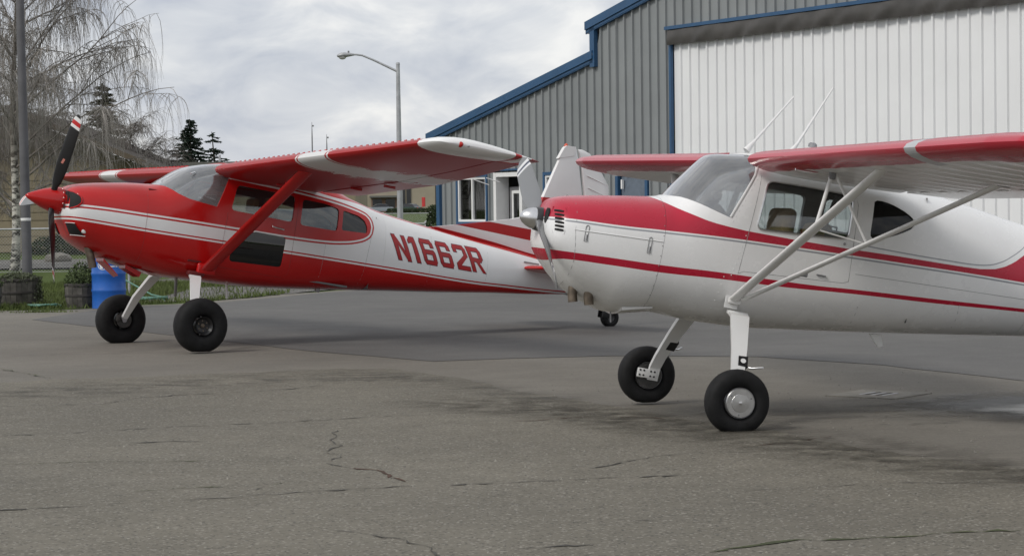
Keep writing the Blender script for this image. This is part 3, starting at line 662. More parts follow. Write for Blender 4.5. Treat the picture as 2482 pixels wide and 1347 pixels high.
# ================================================================== WHITE AIRPLANE
def white_paint():
    t = NT('white_crimson_fuselage_paint'); x, y, z = t.xyz()
    U1 = t.curve(x, [(1.5, 1.8), (.70, 1.79), (.645, 1.52), (.61, 1.488), (.52, 1.456), (.44, 1.429), (.36, 1.409), (.288, 1.393), (.21, 1.383), (.126, 1.377), (0, 1.372), (-.37, 1.376), (-.79, 1.387), (-1.18, 1.405), (-1.55, 1.417), (-1.70, 1.423), (-1.83, 1.431), (-1.95, 1.452), (-2.03, 1.484), (-2.10, 1.527), (-2.19, 1.603), (-2.31, 1.72), (-2.5, 1.93), (-2.8, 2.3), (-3.2, 2.3), (-3.6, 2.3), (-4, 2.3), (-4.4, 2.3), (-4.8, 2.3), (-5.2, 2.3)])
    L1 = t.curve(x, [(1.5, 1.20), (1.23, 1.227), (.9, 1.243), (.58, 1.268), (.126, 1.301), (-.34, 1.324), (-.96, 1.352), (-1.22, 1.363), (-1.77, 1.386), (-2.14, 1.396), (-3, 1.42), (-5.2, 1.52)])
    U2 = t.curve(x, [(1.5, .985), (1.31, .995), (.935, 1.012), (.53, 1.029), (.14, 1.054), (-.17, 1.068), (-.6, 1.09), (-.81, 1.108), (-1.53, 1.158), (-2.18, 1.206), (-5.2, 1.42)])
    L2 = t.curve(x, [(1.5, .74), (1.34, .85), (1.29, .915), (1.24, .94), (1.2, .948), (.92, .962), (.56, .976), (.14, 1.008), (-.34, 1.036), (-.82, 1.077), (-1.53, 1.127), (-2.18, 1.181), (-5.2, 1.40)])
    P = t.curve(x, [(1.5, 1.7), (-.85, 1.43), (-1.18, 1.433), (-1.55, 1.443), (-1.76, 1.452), (-1.87, 1.466), (-1.99, 1.509), (-2.06, 1.553), (-2.17, 1.642), (-2.5, 1.98), (-5.2, 2.3)])
    redm = t.M('MAXIMUM', t.mul(t.gt(z, L1), t.lt(z, U1)), t.mul(t.gt(z, L2), t.lt(z, U2)))
    d1 = t.M('SUBTRACT', z, L1); p1 = t.mul(t.lt(d1, -.011), t.gt(d1, -.023))
    d2 = t.M('SUBTRACT', z, P); p2 = t.mul(t.lt(t.M('ABSOLUTE', d2), .0045), t.lt(x, -.85))
    pin = t.M('MAXIMUM', p1, p2)
    n = t.mr(t.noise(2.2, 6, .6), .3, .7)
    wh = t.mix(n, (.76, .76, .75), (.81, .81, .805))
    # oily belly grime
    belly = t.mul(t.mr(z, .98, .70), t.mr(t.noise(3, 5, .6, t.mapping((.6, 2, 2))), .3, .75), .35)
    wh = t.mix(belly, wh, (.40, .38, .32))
    rd = t.mix(n, (.42, .008, .030), (.46, .012, .038))
    c = t.mix(pin, wh, (.30, .31, .33)); c = t.mix(redm, c, rd)
    return t.pbr(c, t.mr(t.noise(6, 4), .3, .7, .20, .32), normal=t.bump(t.noise(3.2, 2), .10, .02), spec=.5)
def wing_white_paint():
    t = NT('white_crimson_wing_paint'); x, y, z = t.xyz(); ay = t.M('ABSOLUTE', y)
    edge = t.M('ADD', x, t.M('MULTIPLY', t.M('SUBTRACT', t.noise(9, 5, .65), .5), .05))
    le = t.gt(edge, t.curve(ay, [(0, -.10), (3.6, -.10), (4.1, -.16), (4.5, -.30), (4.8, -.6), (5.1, -1.2)]))
    band = t.mul(t.gt(y, 3.16), t.lt(y, 3.32), t.gt(x, -.16))
    n = t.mr(t.noise(2.2, 6, .6), .3, .7)
    c = t.mix(le, t.mix(n, (.72, .72, .71), (.78, .78, .77)), t.mix(n, (.42, .008, .028), (.46, .012, .034)))
    return t.pbr(t.mix(band, c, (.42, .43, .44)), .24, 0.)

wh = Hull(
    zt=[(1.345, 1.27), (1.338, 1.30), (1.315, 1.34), (1.255, 1.374), (1.11, 1.41), (.81, 1.466), (.52, 1.522), (.49, 1.535), (.383, 1.68), (.257, 1.848), (.232, 1.878), (.17, 1.902), (.05, 1.922), (-.09, 1.938), (-.5, 1.95), (-1.1, 1.94), (-1.45, 1.918), (-1.85, 1.882), (-2.09, 1.85), (-2.31, 1.827), (-3, 1.75), (-4, 1.64), (-5.05, 1.52)],
    zb=[(1.345, 1.02), (1.338, .98), (1.315, .945), (1.23, .855), (1.17, .80), (1.09, .742), (1.0, .70), (.9, .668), (.785, .638), (.60, .668), (.52, .69), (.43, .695), (.2, .685), (-.2, .70), (-.5, .738), (-1.12, .823), (-1.76, .918), (-2.34, 1.006), (-3.2, 1.13), (-4, 1.24), (-5.05, 1.38)],
    w=[(1.345, .22), (1.338, .26), (1.315, .32), (1.255, .38), (1.1, .43), (.55, .485), (0, .51), (-.8, .51), (-1.3, .465), (-2.2, .365), (-3.2, .245), (-4.2, .135), (-5.05, .04)],
    zc=[(1.345, 1.12), (.6, 1.14), (0, 1.18), (-1, 1.24), (-2.2, 1.36), (-5.05, 1.45)],
    nu=[(1.345, 2.3), (1.1, 2.5), (.6, 2.4), (.4, 2.15), (.25, 2.2), (.12, 2.9), (-.02, 4.4), (-.3, 5.2), (-1.0, 4.6), (-1.5, 3.0), (-2.2, 2.3), (-5.05, 2.0)],
    nl=[(1.345, 2.3), (.8, 2.5), (.2, 2.7), (-1.2, 2.6), (-2.2, 2.4), (-5.05, 2.0)])
WA = 0.1994
whi = plane_root('airplane', 1.258, 15.4013, 3.3664, WA, -.0135, 'white airplane with crimson stripes, polished spinner and V-shaped wing struts before hangar door', None)
WUP = Vector((math.sin(WA), 0, math.cos(WA)))
PW, PWW = white_paint(), wing_white_paint()
D1 = rounded([(-.066, 1.398), (-.098, 1.745), (-.40, 1.757), (-.742, 1.76), (-.752, 1.45), (-.45, 1.424)], .05)
D2 = [(-.905, 1.748), (-.925, 1.762), (-.965, 1.765), (-1.011, 1.761), (-1.06, 1.753), (-1.104, 1.741), (-1.15, 1.727), (-1.195, 1.708), (-1.228, 1.688), (-1.244, 1.662), (-1.243, 1.635), (-1.225, 1.61), (-1.18, 1.582), (-1.122, 1.551), (-1.07, 1.527), (-1.021, 1.508), (-.96, 1.491), (-.93, 1.491), (-.913, 1.503), (-.908, 1.53)]
WSW = [(.55, 1.533), (.441, 1.527), (.347, 1.502), (.225, 1.466), (.128, 1.44), (-.004, 1.765), (-.04, 2.2), (.7, 2.2), (.7, 1.533)]
mk('cowling', wh.body(1.345, .567, 40), PW, whi, 40)
cabin(wh, .565, -2.30, [D1, D2, WSW], PW, whi, n=64)
mk('tail_cone', wh.body(-2.303, -5.05, 36), PW, whi, 40)
TD = glass('cabin_shade_tint', (.10, .10, .09), .0, .05)  # clear left rear pane, darkened to paint in the dim cabin behind it
for sd_ in 'lr':
    pane(wh, .5, -2.2, D1, GLASS, whi, 'door_window', sd_); pane(wh, .5, -2.2, D2, TD if sd_ == 'l' else GLASS, whi, 'rear_window', sd_)
pane(wh, .56, -.3, WSW, WSG, whi, 'windshield', n=44)
frame(wh, D1, .007, GREYP if 0 else ALU, whi)
for s in (1, -1):
    mk('windshield_post', tube(wh.line([(.128, 1.445), (-.004, 1.765), (-.02, 1.82)], s, .05, -.002), .010, 6), WHITEP, whi, 60)
    for pts in ([(.005, 1.07), (-.036, 1.6), (-.05, 1.775)], [(-.76, 1.77), (-.785, 1.70), (-.81, 1.16), (-.77, 1.142), (-.03, 1.09), (.005, 1.07)], [(1.185, 1.40), (1.185, 1.165), (1.15, .95), (1.14, .74)], [(-.95, .82), (-.93, 1.0)], [(-1.75, .98), (-1.72, 1.15)], [(-.85, 1.22), (-2.28, 1.28)]):
        mk('panel_seam', tube(wh.line(pts, s, .05, -.0005), .0018, 4), SEAM, whi)
    mk('cowl_hinge', tube(wh.line([(1.19, 1.158), (.575, 1.188)], s, .05, .0005), .004, 5), SEAM if 0 else WHITEP, whi, 60)
    rivets(wh, [(.575, 1.44), (.57, .74)], WHITEP if 0 else SEAM, whi, 'cowl_screws', .07, .004, s)
    rivets(wh, [(.11, 1.42), (-.02, 1.74)], WHITEP, whi, 'post_rivets', .04, .0045, s); rivets(wh, [(-.01, 1.38), (.05, 1.05)], WHITEP, whi, 'post_rivets', .04, .0045, s)
    rivets(wh, [(.10, 1.03), (.12, .80)], WHITEP, whi, 'post_rivets', .05, .0045, s)
    for xl in (1.105, .66):
        lt_ = mk('cowl_latch', ctube([wh.on(xl + .011 * a + .002, 1.148 + .055 * b, s, .003) for a, b in ((1, -1), (1, .85), (.4, 1), (-.4, 1), (-1, .85), (-1, -1))], .0028, 4), SEAM, whi)
        mk('latch_key', tube([wh.on(xl, 1.10, s, .004), wh.on(xl, 1.14, s, .004)], .004, 5), STEEL, lt_)
    # louvres in a raised panel on the nose bowl
    for k in range(6):
        zz = 1.268 - k * .026
        pts = [wh.on(1.318 - .004 * k * .4 - j * .016, zz, s, .001) for j in range(4)]
        mk('louvre', tube(pts, [.007, .0085, .0085, .007], 8), DARK, whi, 60)
    mk('louvre_panel', ctube([wh.on(1.325 - .004 * a, 1.205 + .088 * b, s, .0) if a < 2 else wh.on(1.252, 1.205 + .088 * b, s, .0) for a, b in ((0, -.8), (0, .8), (1, 1), (4, 1), (4, .8), (4, -.8), (4, -1), (1, -1))], .004, 5), PW, whi, 60)
    mk('air_intake', lathe([(.055, -.03), (.055, .008), (.002, .008)], 'x', 20, (1.338, s * .155, 1.225)), DARK, whi, 30)
    mk('air_intake', lathe([(.03, -.03), (.03, .008), (.002, .008)], 'x', 16, (1.335, s * .12, 1.06)), DARK, whi, 30)
    mk('door_handle', bbox(wh.on(-.60, 1.165, s, .004), (.07, .016, .012), .004), STEEL, whi)
    mk('door_lock', lathe([(.010, 0), (.008, s * .006), (.001, s * .007)], 'y', 10, wh.on(-.73, 1.415, s, 0)), STEEL, whi)
    mk('step_plate', bbox(wh.on(.0, .90, s, .002), (.10, .006, .16), .004), WHITEP, whi)
# exhaust stacks and lower lip
for (x, yy) in ((1.07, .17), (.97, .24)):
    mk('exhaust_stack', cat_(tube([(x, yy, .84), (x - .005, yy + .005, .72), (x - .02, yy + .008, .665)], .034, 14, False), tube([(x - .02, yy + .008, .666), (x - .005, yy + .005, .72)], .030, 14, False)), EXH, whi, 60)
mk('cowl_lip', loft([[(.72, y_, .650 + .05 * (y_ / .3) ** 2), (.50, y_, .690 + .05 * (y_ / .3) ** 2), (.50, y_, .681 + .05 * (y_ / .3) ** 2), (.72, y_, .627 + .05 * (y_ / .3) ** 2)] for y_ in (-.28, -.14, 0, .14, .28)]), WHITEP, whi, 40)
mk('drain_tube', tube([(.75, .1, .66), (.73, .1, .57)], .006, 6), STEEL, whi)
mk('belly_antenna', plate([(-1.20, .83), (-1.30, .84), (-1.33, .75), (-1.29, .74)], lambda x, z: .012, .1), WHITEP, whi, 30)
# propeller
HW = (1.362, 0, 1.194)
hb = mk('propeller', lathe([(.084, -.035), (.086, .0), (.081, .026), (.05, .03)], 'x', 28, HW), simple('dark_hub', (.06, .06, .062), .35, .5), whi, 40)
mk('spinner', lathe([(.002, .108), (.022, .103), (.043, .086), (.062, .056), (.073, .024), (.075, .0), (.05, -.001)], 'x', 32, (HW[0] + .027, 0, HW[2])), ALU, hb, 50)
bw = blade_mat('grey_metal_blade', HW, (.22, .225, .23), [(.80, .835, (.75, .75, .75)), (.865, .91, (.75, .75, .75)), (.835, .865, (.05, .06, .10))])
bw.node_tree.nodes['Principled BSDF'].inputs['Metallic'].default_value = .35
blade(.06, .99, HW, R(-64), .15, -.95, -.35, bw, hb); blade(.06, .99, HW, R(116), .15, -.95, -.35, bw, hb)
# wings
wst = [(.49, .085, 1.535, 1.868, 1.872, .12), (4.2, .06, 1.52, 1.912, 1.915, .12), (4.55, .03, 1.44, 1.918, 1.92, .115), (4.8, -.05, 1.25, 1.92, 1.922, .105), (4.95, -.17, .98, 1.922, 1.924, .09), (5.03, -.34, .62, 1.923, 1.925, .06), (5.05, -.5, .28, 1.925, 1.926, .03)]
for s in (1, -1):
    wg = wing_piece('wing', wst, .49, 5.05, 0, .755, s, PWW, whi, 120, ribs=.30, amp=.017)
    wing_piece('flap', wst, .60, 2.45, .762, 1, s, PWW, wg, 60, ribs=.12, amp=.005, n=8)
    wing_piece('aileron', wst, 2.47, 4.72, .762, 1, s, PWW, wg, 72, ribs=.12, amp=.005, n=8)
    SB = (.0, s * .50, .885); ft = (-.23, s * 2.26, 1.872); rt_ = (-.90, s * 2.50, 1.88)
    mk('front_strut', strut(SB, ft, .074, .036), WHITEP, whi, 60); mk('rear_strut', strut((-.06, s * .53, .90), rt_, .048, .028), WHITEP, whi, 60)
    mk('strut_fitting', bbox((ft[0], ft[1], ft[2] - .005), (.10, .07, .07), .012), STEEL, whi, 30); mk('strut_fitting', bbox((rt_[0], rt_[1], rt_[2]), (.08, .05, .05), .01), STEEL, whi, 30)
    mk('strut_fitting', bbox((-.01, s * .495, .878), (.09, .04, .045), .012), WHITEP, whi, 30)
    jt = (-.20, s * 1.42, 1.84); fa = (-.14, s * 1.45, 1.412); ra = (-.525, s * 1.45, 1.385)
    mk('jury_strut', tube([jt, (-.15, s * 1.42, 1.43)], .014, 8), WHITEP, whi, 60); mk('jury_strut', tube([jt, ra], .011, 8), WHITEP, whi, 60)
    mk('jury_brace', tube([(-.16, s * 1.42, 1.43), (ra[0], ra[1], ra[2] + .01)], .006, 6), WHITEP, whi)
    mk('jury_collar', bbox((jt[0], jt[1], jt[2] - .02), (.045, .04, .10), .01), GREYP, whi, 30)
    mk('strut_clamp', bbox((-.29, s * .99, 1.135), (.05, .05, .03), .008), STEEL, whi)
mk('pitot_tube', tube([(-.2, 1.42, 1.80), (.0, 1.42, 1.79), (.06, 1.42, 1.79)], .008, 6), ALU, whi)
mk('whip_antenna', cat_(tube([(-.0, .18, 1.945), (-.055, .17, 2.03), (-.30, .12, 2.40)], [.028, .011, .006], 8)), WHITEP, whi, 60)
mk('whip_antenna', cat_(tube([(-.27, .30, 1.955), (-.33, .29, 2.06), (-.53, .25, 2.50)], [.03, .011, .006], 8)), WHITEP, whi, 60)
mk('fuel_cap', lathe([(.03, 0), (.03, .02), (.02, .03), (.002, .03)], 'z', 12, (-.2, .95, 1.995)), STEEL, whi, 40)
# tail (beyond the frame)
mk('fin', plate([(-4.05, 1.62), (-4.45, 1.95), (-4.72, 2.25), (-4.9, 2.34), (-5.02, 2.34), (-5.02, 1.50)], lambda x, z: .06), PW, whi, 40)
mk('rudder', plate([(-5.04, 2.34), (-5.2, 2.30), (-5.42, 2.05), (-5.50, 1.75), (-5.42, 1.42), (-5.2, 1.34), (-5.04, 1.38)], lambda x, z: .045), RED140, whi, 40)
for s in (1, -1):
    sw = [(.06, -4.1, .92, 1.56, 1.57, .08), (1.1, -4.25, .75, 1.56, 1.57, .08), (1.4, -4.4, .5, 1.56, 1.57, .05), (1.46, -4.55, .22, 1.56, 1.57, .03)]
    q = wing_piece('stabilizer', sw, .06, 1.46, 0, .58, s, PW, whi, 10); wing_piece('elevator', sw, .1, 1.42, .59, 1, s, PW, q, 10, n=8)
wb = 4.95; twc = (-wb * math.cos(WA) + .09 * math.sin(WA), 0, wb * math.sin(WA) + .095 * math.cos(WA))
mk('tail_spring', tube([(-4.5, 0, 1.32), (-4.75, 0, 1.26), (-4.84, 0, 1.17)], .02, 6), BLACKP, whi, 60)
tq = mk('tail_wheel', lathe([(.03, -.025), (.045, -.03), (.045, .03), (.03, .025)], 'y', 20, twc), STEEL, whi, 40); mk('tyre', tyre_mesh(twc, .098, .042, .07, WUP, .004, 24), RUBBER, tq, 60)
# gear
RT = .222
for s in (1, -1):
    c = (RT * .965 * math.sin(WA), s * 1.074, RT * .965 * math.cos(WA))
    rings = []
    for (x, y_, z, hw) in ((-.063, .42, .80, .073), (-.058, .52, .775, .07), (-.02, .74, .56, .057), (.012, .90, .37, .047), (.022, .955, .285, .045), (.026, .962, .19, .045)):
        rings.append([(x + hw, s * (y_ + .011), z + .010), (x + hw * .92, s * (y_ - .009), z - .010), (x - hw * .92, s * (y_ - .009), z - .010), (x - hw, s * (y_ + .011), z + .010)])
    gl_ = mk('gear_leg', loft(rings), WHITEP, whi, 25)
    mk('gear_socket', bbox((-.063, s * .455, .795), (.15, .05, .03), .01), WHITEP, whi, 40)
    # step bracket clamped on the outer face of the leg
    dv = Vector((.032, s * .16, -.19)).normalized(); xv = Vector((1, 0, 0)); nv = dv.cross(xv) * (1 if s < 0 else -1); nv.normalize()
    if nv.y * s < 0: nv = -nv
    pc = Vector((-.036, s * .812, .468)) + nv * .024
    Q = [pc + xv * .034 * a_ + dv * .045 * b_ for a_, b_ in ((-1, -1), (1, -.9), (1, .9), (-1, 1))]
    mk('step_bracket', (Q + [q - nv * .034 for q in Q], [(0, 1, 2, 3), (7, 6, 5, 4), (0, 4, 5, 1), (1, 5, 6, 2), (2, 6, 7, 3), (3, 7, 4, 0)]), BLACKP, gl_)
    mk('bracket_disc', ([pc + nv * .003 + (xv * math.cos(q) + dv * math.sin(q)) * .02 for q in np.linspace(0, 2 * math.pi, 18)[:-1]] + [pc + nv * .001], [tuple(range(17))]), WHITEP, gl_)
    mk('entry_step', tube([(-.06, s * .835, .445), (-.10, s * .86, .445), (-.15, s * .93, .465)], .008, 6), ALU, gl_, 60)
    mk('axle', lathe([(.022, -.11 * s), (.022, .03 * s)], 'y', 12, c), STEEL, whi, 40)
    ex = mk('axle_extender', bbox((.075, s * .953, .225), (.16, .014, .07), .005), WHITEP, whi, 30)
    for bx in (-.01, .02, .075, .105):
        for bz in (.208, .245): mk('extender_bolt', lathe([(.008, -.010 * s), (.008, .010 * s)], 'y', 6, (bx + .03, s * .953, bz)), DARK, ex)
    wheel(whi, c, RT, .100, .155, WUP, 0.004, s, STEEL, cap=True)
# cabin
mk('instrument_panel', loft([[(.13, -.40, 1.25), (.13, .40, 1.25), (.13, .40, 1.47), (.13, .22, 1.53), (.13, -.22, 1.53), (.13, -.40, 1.47)], [(.42, -.34, 1.25), (.42, .34, 1.25), (.42, .37, 1.44), (.42, .20, 1.52), (.42, -.20, 1.52), (.42, -.37, 1.44)]]), BLACKP, whi, 30)
mk('compass', bbox((.10, .0, 1.60), (.07, .07, .06), .015), BLACKP, whi, 40)
mk('seat', cat_(bbox((-.42, .22, 1.12), (.42, .42, .10), .04, 3), bbox((-.62, .22, 1.34), (.10, .40, .40), .045, 3)), SEATT, whi, 40)
mk('seat', cat_(bbox((-.42, -.22, 1.12), (.42, .42, .10), .04, 3), bbox((-.50, -.22, 1.38), (.10, .40, .48), .045, 3)), SEATT, whi, 40)
mk('control_yoke', tube([(.14, .22, 1.40), (-.02, .22, 1.42), (-.02, .34, 1.47)], .012, 6), BLACKP, whi)
mk('cabin_floor', box((-.4, 0, .98), (1.6, .8, .02)), INTER, whi)
mk('rear_bulkhead', [[(-1.35, -.38, .95), (-1.35, .38, .95), (-1.35, .36, 1.86), (-1.35, -.36, 1.86)], [(0, 1, 2, 3)]], INTER, whi)
mk('shoulder_belt', tube([(-.75, .2, 1.85), (-.68, .24, 1.6), (-.66, .26, 1.5)], .018, 5), SEATD, whi)
jk = mk('red_jacket', bbox((-.66, -.06, 1.40), (.13, .12, .22), .05, 3), REDCL, None, 50); jk.matrix_world = whi.matrix_world; tag(jk, 'red jacket beside the seat inside the white airplane', 'jacket')
hs = empty('flight_bag', (0, 0, 0)); hs.matrix_world = whi.matrix_world; tag(hs, 'grey bag with a loop handle on the shelf behind the white airplane seats', 'bag')
mk('bag_body', bbox((-.70, .33, 1.44), (.20, .22, .12), .04, 3), GREYP, hs, 50); mk('bag_handle', tube([(-.66, .36, 1.49), (-.66, .36, 1.525), (-.71, .36, 1.525), (-.71, .36, 1.49)], .007, 6), BLACKP, hs, 60)

# ================================================================== GROUND
def gz(Y): return 1.18 * min(1., max(0., (Y - 62) / 280))
def struct(name, vf, mat, label=None, smooth=None): return tag(mk(name, vf, mat, None, smooth), label, None, None, 'structure')
def grass_mat(name, a, b, sc=1.):
    t = NT(name); f = t.mr(t.noise(.9 * sc, 6, .65), .3, .7); g = t.mr(t.noise(14 * sc, 4, .7), .3, .7)
    c = t.mix(g, t.mix(f, a, b), tuple(v * .55 for v in a)); return t.pbr(c, .9, normal=t.bump(t.noise(30, 4), .6, .03), spec=.2)
LAWN = grass_mat('lawn_grass', (.07, .105, .02), (.105, .145, .03)); ROUGHG = grass_mat('verge_grass', (.07, .11, .016), (.10, .11, .035))
# terrain sheet to the horizon
ys = [-60, 20, 60, 62, 100, 150, 200, 260, 342, 400, 700, 1500, 4000]; xs_ = [-2500, -600, -200, -60, 0, 60, 200, 600, 2500]
V = [(x, y, gz(y) - .03) for y in ys for x in xs_]; n = len(xs_)
struct('ground', (V, [(i * n + j, i * n + j + 1, (i + 1) * n + j + 1, (i + 1) * n + j) for i in range(len(ys) - 1) for j in range(n - 1)]), LAWN)
def asphalt(name, base, warm, spk, agg=90., stain=.5, streak=.25, seedv=0.):
    t = NT(name)
    mp_ = t.n('ShaderNodeMapping'); mp_.inputs['Location'].default_value = (seedv, seedv * .7, 0); t.lk(t.obj(), mp_.inputs['Vector']); v = mp_.outputs[0]
    big = t.mr(t.noise(.35, 4, .6, v), .32, .68); mid = t.mr(t.noise(2.2, 4, .65, v), .3, .7)
    c = t.mix(big, tuple(q * (1 - .22 * stain) for q in base), warm); c = t.mix(t.mul(mid, .5 * stain), c, tuple(q * .72 for q in base))
    # tyre and drainage streaks
    st = t.mr(t.noise(1.3, 4, .7, t.mapping((.22, 2.2, 1), (0, 0, .25))), .56, .74); c = t.mix(t.mul(st, streak), c, tuple(q * .45 for q in base))
    c = t.mix(t.mul(t.mr(t.noise(24, 3, .7, v), .32, .68), .22 + .25 * spk), c, tuple(q * .62 for q in base))
    sp = t.voro(agg, 'F1', 'Color', v); sv = t.n('ShaderNodeSeparateColor'); t.lk(sp, sv.inputs[0])
    c = t.mix(t.mul(t.gt(sv.outputs[0], .93), spk), c, (.34, .32, .28)); c = t.mix(t.mul(t.lt(sv.outputs[0], .09), spk), c, (.03, .03, .03))
    c = t.mix(t.mul(t.mr(t.noise(160, 2, .6, v), .25, .75), .35 * spk + .1), c, tuple(q * .6 for q in base))
    h = t.M('ADD', sv.outputs[1], t.mul(t.noise(45, 2, .6, v), .8))
    return t.pbr(c, t.mr(mid, 0, 1, .78, .92), normal=t.bump(h, .35 * spk + .08, .008), spec=.3)
OLD = asphalt('weathered_apron', (.185, .172, .148), (.225, .208, .176), .3, 120, .55, .3)
FRESH = asphalt('dark_apron', (.125, .123, .119), (.152, .148, .140), .2, 140, .4, .2, 3.3)
ROUGH = asphalt('coarse_apron', (.182, .168, .136), (.220, .201, .159), .62, 80, 1.15, .28, 7.7)
def jag(P, amp=.05, step=.25, closed=True):
    out = []; N = len(P)
    for i in range(N if closed else N - 1):
        a, b = np.array(P[i], float), np.array(P[(i + 1) % N], float); k = max(1, int(np.linalg.norm(b - a) / step))
        if np.linalg.norm(b - a) > 25: k = 1
        for j in range(k):
            q = a + (b - a) * j / k
            if k > 1: q = q + rng.normal(0, amp, 2) * (1 if j else .3)
            out.append(tuple(q))
    if not closed: out.append(tuple(P[-1]))
    return out
apron_edge = [(-60, 34.0), (-12, 34.2), (-8.2, 34.4), (-7.24, 34.1), (-6.3, 35.5), (-5.5, 36.2), (-4.7, 38.0), (-4.1, 39.8), (-3.0, 41.5), (-2.4, 44.0), (-2.1, 51.5)]
struct('apron', sheet([(-60, -30), (60, -30), (60, 60), (6, 60)] + [(-1.6, 53)] + jag(apron_edge, .06, .3, False)[::-1], 0.), OLD)
dk = [(-7.0, 31.2), (-6.37, 30.13), (-4.72, 27.47), (-3.37, 25.24), (-2.21, 23.28), (-.8, 21.43), (-.02, 21.69), (1.04, 21.88), (2.46, 21.45), (3.47, 20.12), (4.32, 18.16), (9, 9.5)]
struct('apron_patch', sheet(jag(dk, .015, .5, False) + [(40, 9.5), (40, 50), (-1.9, 52.5), (-2.0, 44.5), (-2.6, 41.6), (-3.7, 39.6), (-4.3, 37.8), (-5.1, 36.0), (-5.9, 35.2), (-6.6, 34.0)], .004), FRESH)
rg = [(-14, 17.5), (-4.64, 19.37), (-4.16, 19.71), (-3.6, 19.81), (-2.88, 20.1), (-1.66, 20.59), (-1.16, 20.44), (-.54, 19.33), (-.02, 17.8), (.32, 17.27), (.77, 16.3), (1.04, 15.61), (1.35, 14.96), (1.72, 14.42), (1.96, 13.68), (2.33, 12.84), (2.88, 12.11), (8, 6.0)]
struct('coarse_pavement', sheet(jag(rg, .03, .18, False) + [(8, -28), (-50, -28), (-50, 17.5)], .006), ROUGH)
# cracks : shallow jagged strips of dark filler
CR = simple('crack_filler', (.065, .061, .052), .95, var=.5, scale=3); CRM = simple('mossy_crack', (.05, .06, .02), .95, var=.4, scale=5); CRR = simple('rusty_crack', (.07, .035, .02), .95, var=.4, scale=5)
CRACKS = [([(-3.52, 14.67), (-3.12, 14.78), (-2.82, 14.92), (-2.33, 15.16), (-1.76, 15.31), (-1.05, 15.66), (-.02, 16.0), (.8, 16.2)], .018), ([(-3.9, 10.6), (-2.34, 11.03), (-1.73, 11.24), (-1.11, 11.5), (-.67, 11.67), (-.02, 11.78), (.44, 11.91), (1.0, 12.01)], .022), ([(-2.12, 11.61), (-1.86, 11.73), (-1.59, 11.77), (-1.36, 11.79), (-1.13, 12.03)], .012), ([(-1.46, 11.45), (-1.37, 11.74)], .014), ([(-1.21, 14.74), (-1.21, 14.08), (-1.11, 13.76), (-1.18, 13.48), (-1.07, 13.18), (-1.14, 12.82), (-.96, 12.54)], .012), ([(-.96, 12.54), (-.8, 12.44), (-.7, 12.08), (-.6, 11.87)], .022), ([(-4.07, 16.98), (-3.27, 17.04), (-3.04, 17.6), (-2.73, 17.78), (-1.91, 18.22), (-1.6, 18.71), (-.91, 19.28)], .018), ([(-2.5, 14.09), (-2.25, 14.18), (-2.03, 14.08)], .03), ([(-5.07, 21.15), (-4.69, 20.55), (-4.27, 19.8)], .02), ([(-6.03, 26.23), (-5.16, 26.46)], .02), ([(-5.39, 23.15), (-4.12, 23.26)], .02), ([(-.02, 15.14), (.43, 15.41), (.87, 15.4), (1.15, 15.13)], .02), ([(.44, 12.38), (.65, 12.66), (.86, 12.96), (1.18, 13.08), (1.5, 13.1)], .014), ([(-.02, 9.46), (.35, 9.57)], .04), ([(.83, 9.3), (1.18, 9.56), (1.37, 9.6), (1.71, 9.66), (2.06, 9.79), (2.34, 9.82), (3.2, 9.95)], .035), ([(.54, 10.27), (.68, 10.28)], .03), ([(2.38, 14.61), (2.74, 14.66), (3.11, 14.76)], .015), ([(1.4, 13.4), (1.74, 13.53), (2.06, 13.92)], .03), ([(-.91, 10.18), (-.57, 9.83), (-.41, 9.61), (-.3, 9.2)], .012), ([(-.12, 11.0), (-.02, 10.95), (.04, 10.83)], .012), ([(-3.3, 12.9), (-2.6, 13.05), (-1.9, 13.0)], .010), ([(1.2, 11.3), (2.0, 11.55), (3.0, 11.5)], .010)]
for i, (P, w) in enumerate(CRACKS):
    Q = jag(P, .018, .07, False); L_, R_ = [], []
    for k, q in enumerate(Q):
        a, b = Vector(Q[max(0, k - 1)]), Vector(Q[min(len(Q) - 1, k + 1)]); t_ = (b - a).normalized(); nn = Vector((-t_.y, t_.x)); hw = w * .38 * abs(rng.normal(.75, .7)) * (0 if rng.random() < .12 else 1) * (0.15 if k in (0, len(Q) - 1) else 1)
        L_.append((q[0] + nn.x * hw, q[1] + nn.y * hw, .0095)); R_.append((q[0] - nn.x * hw, q[1] - nn.y * hw, .0095))
    m = len(Q); struct('pavement_crack', (L_ + R_, [(k, k + 1, m + k + 1, m + k) for k in range(m - 1)]), (CR, CR, CRM, CR, CR, CRR)[i % 6])
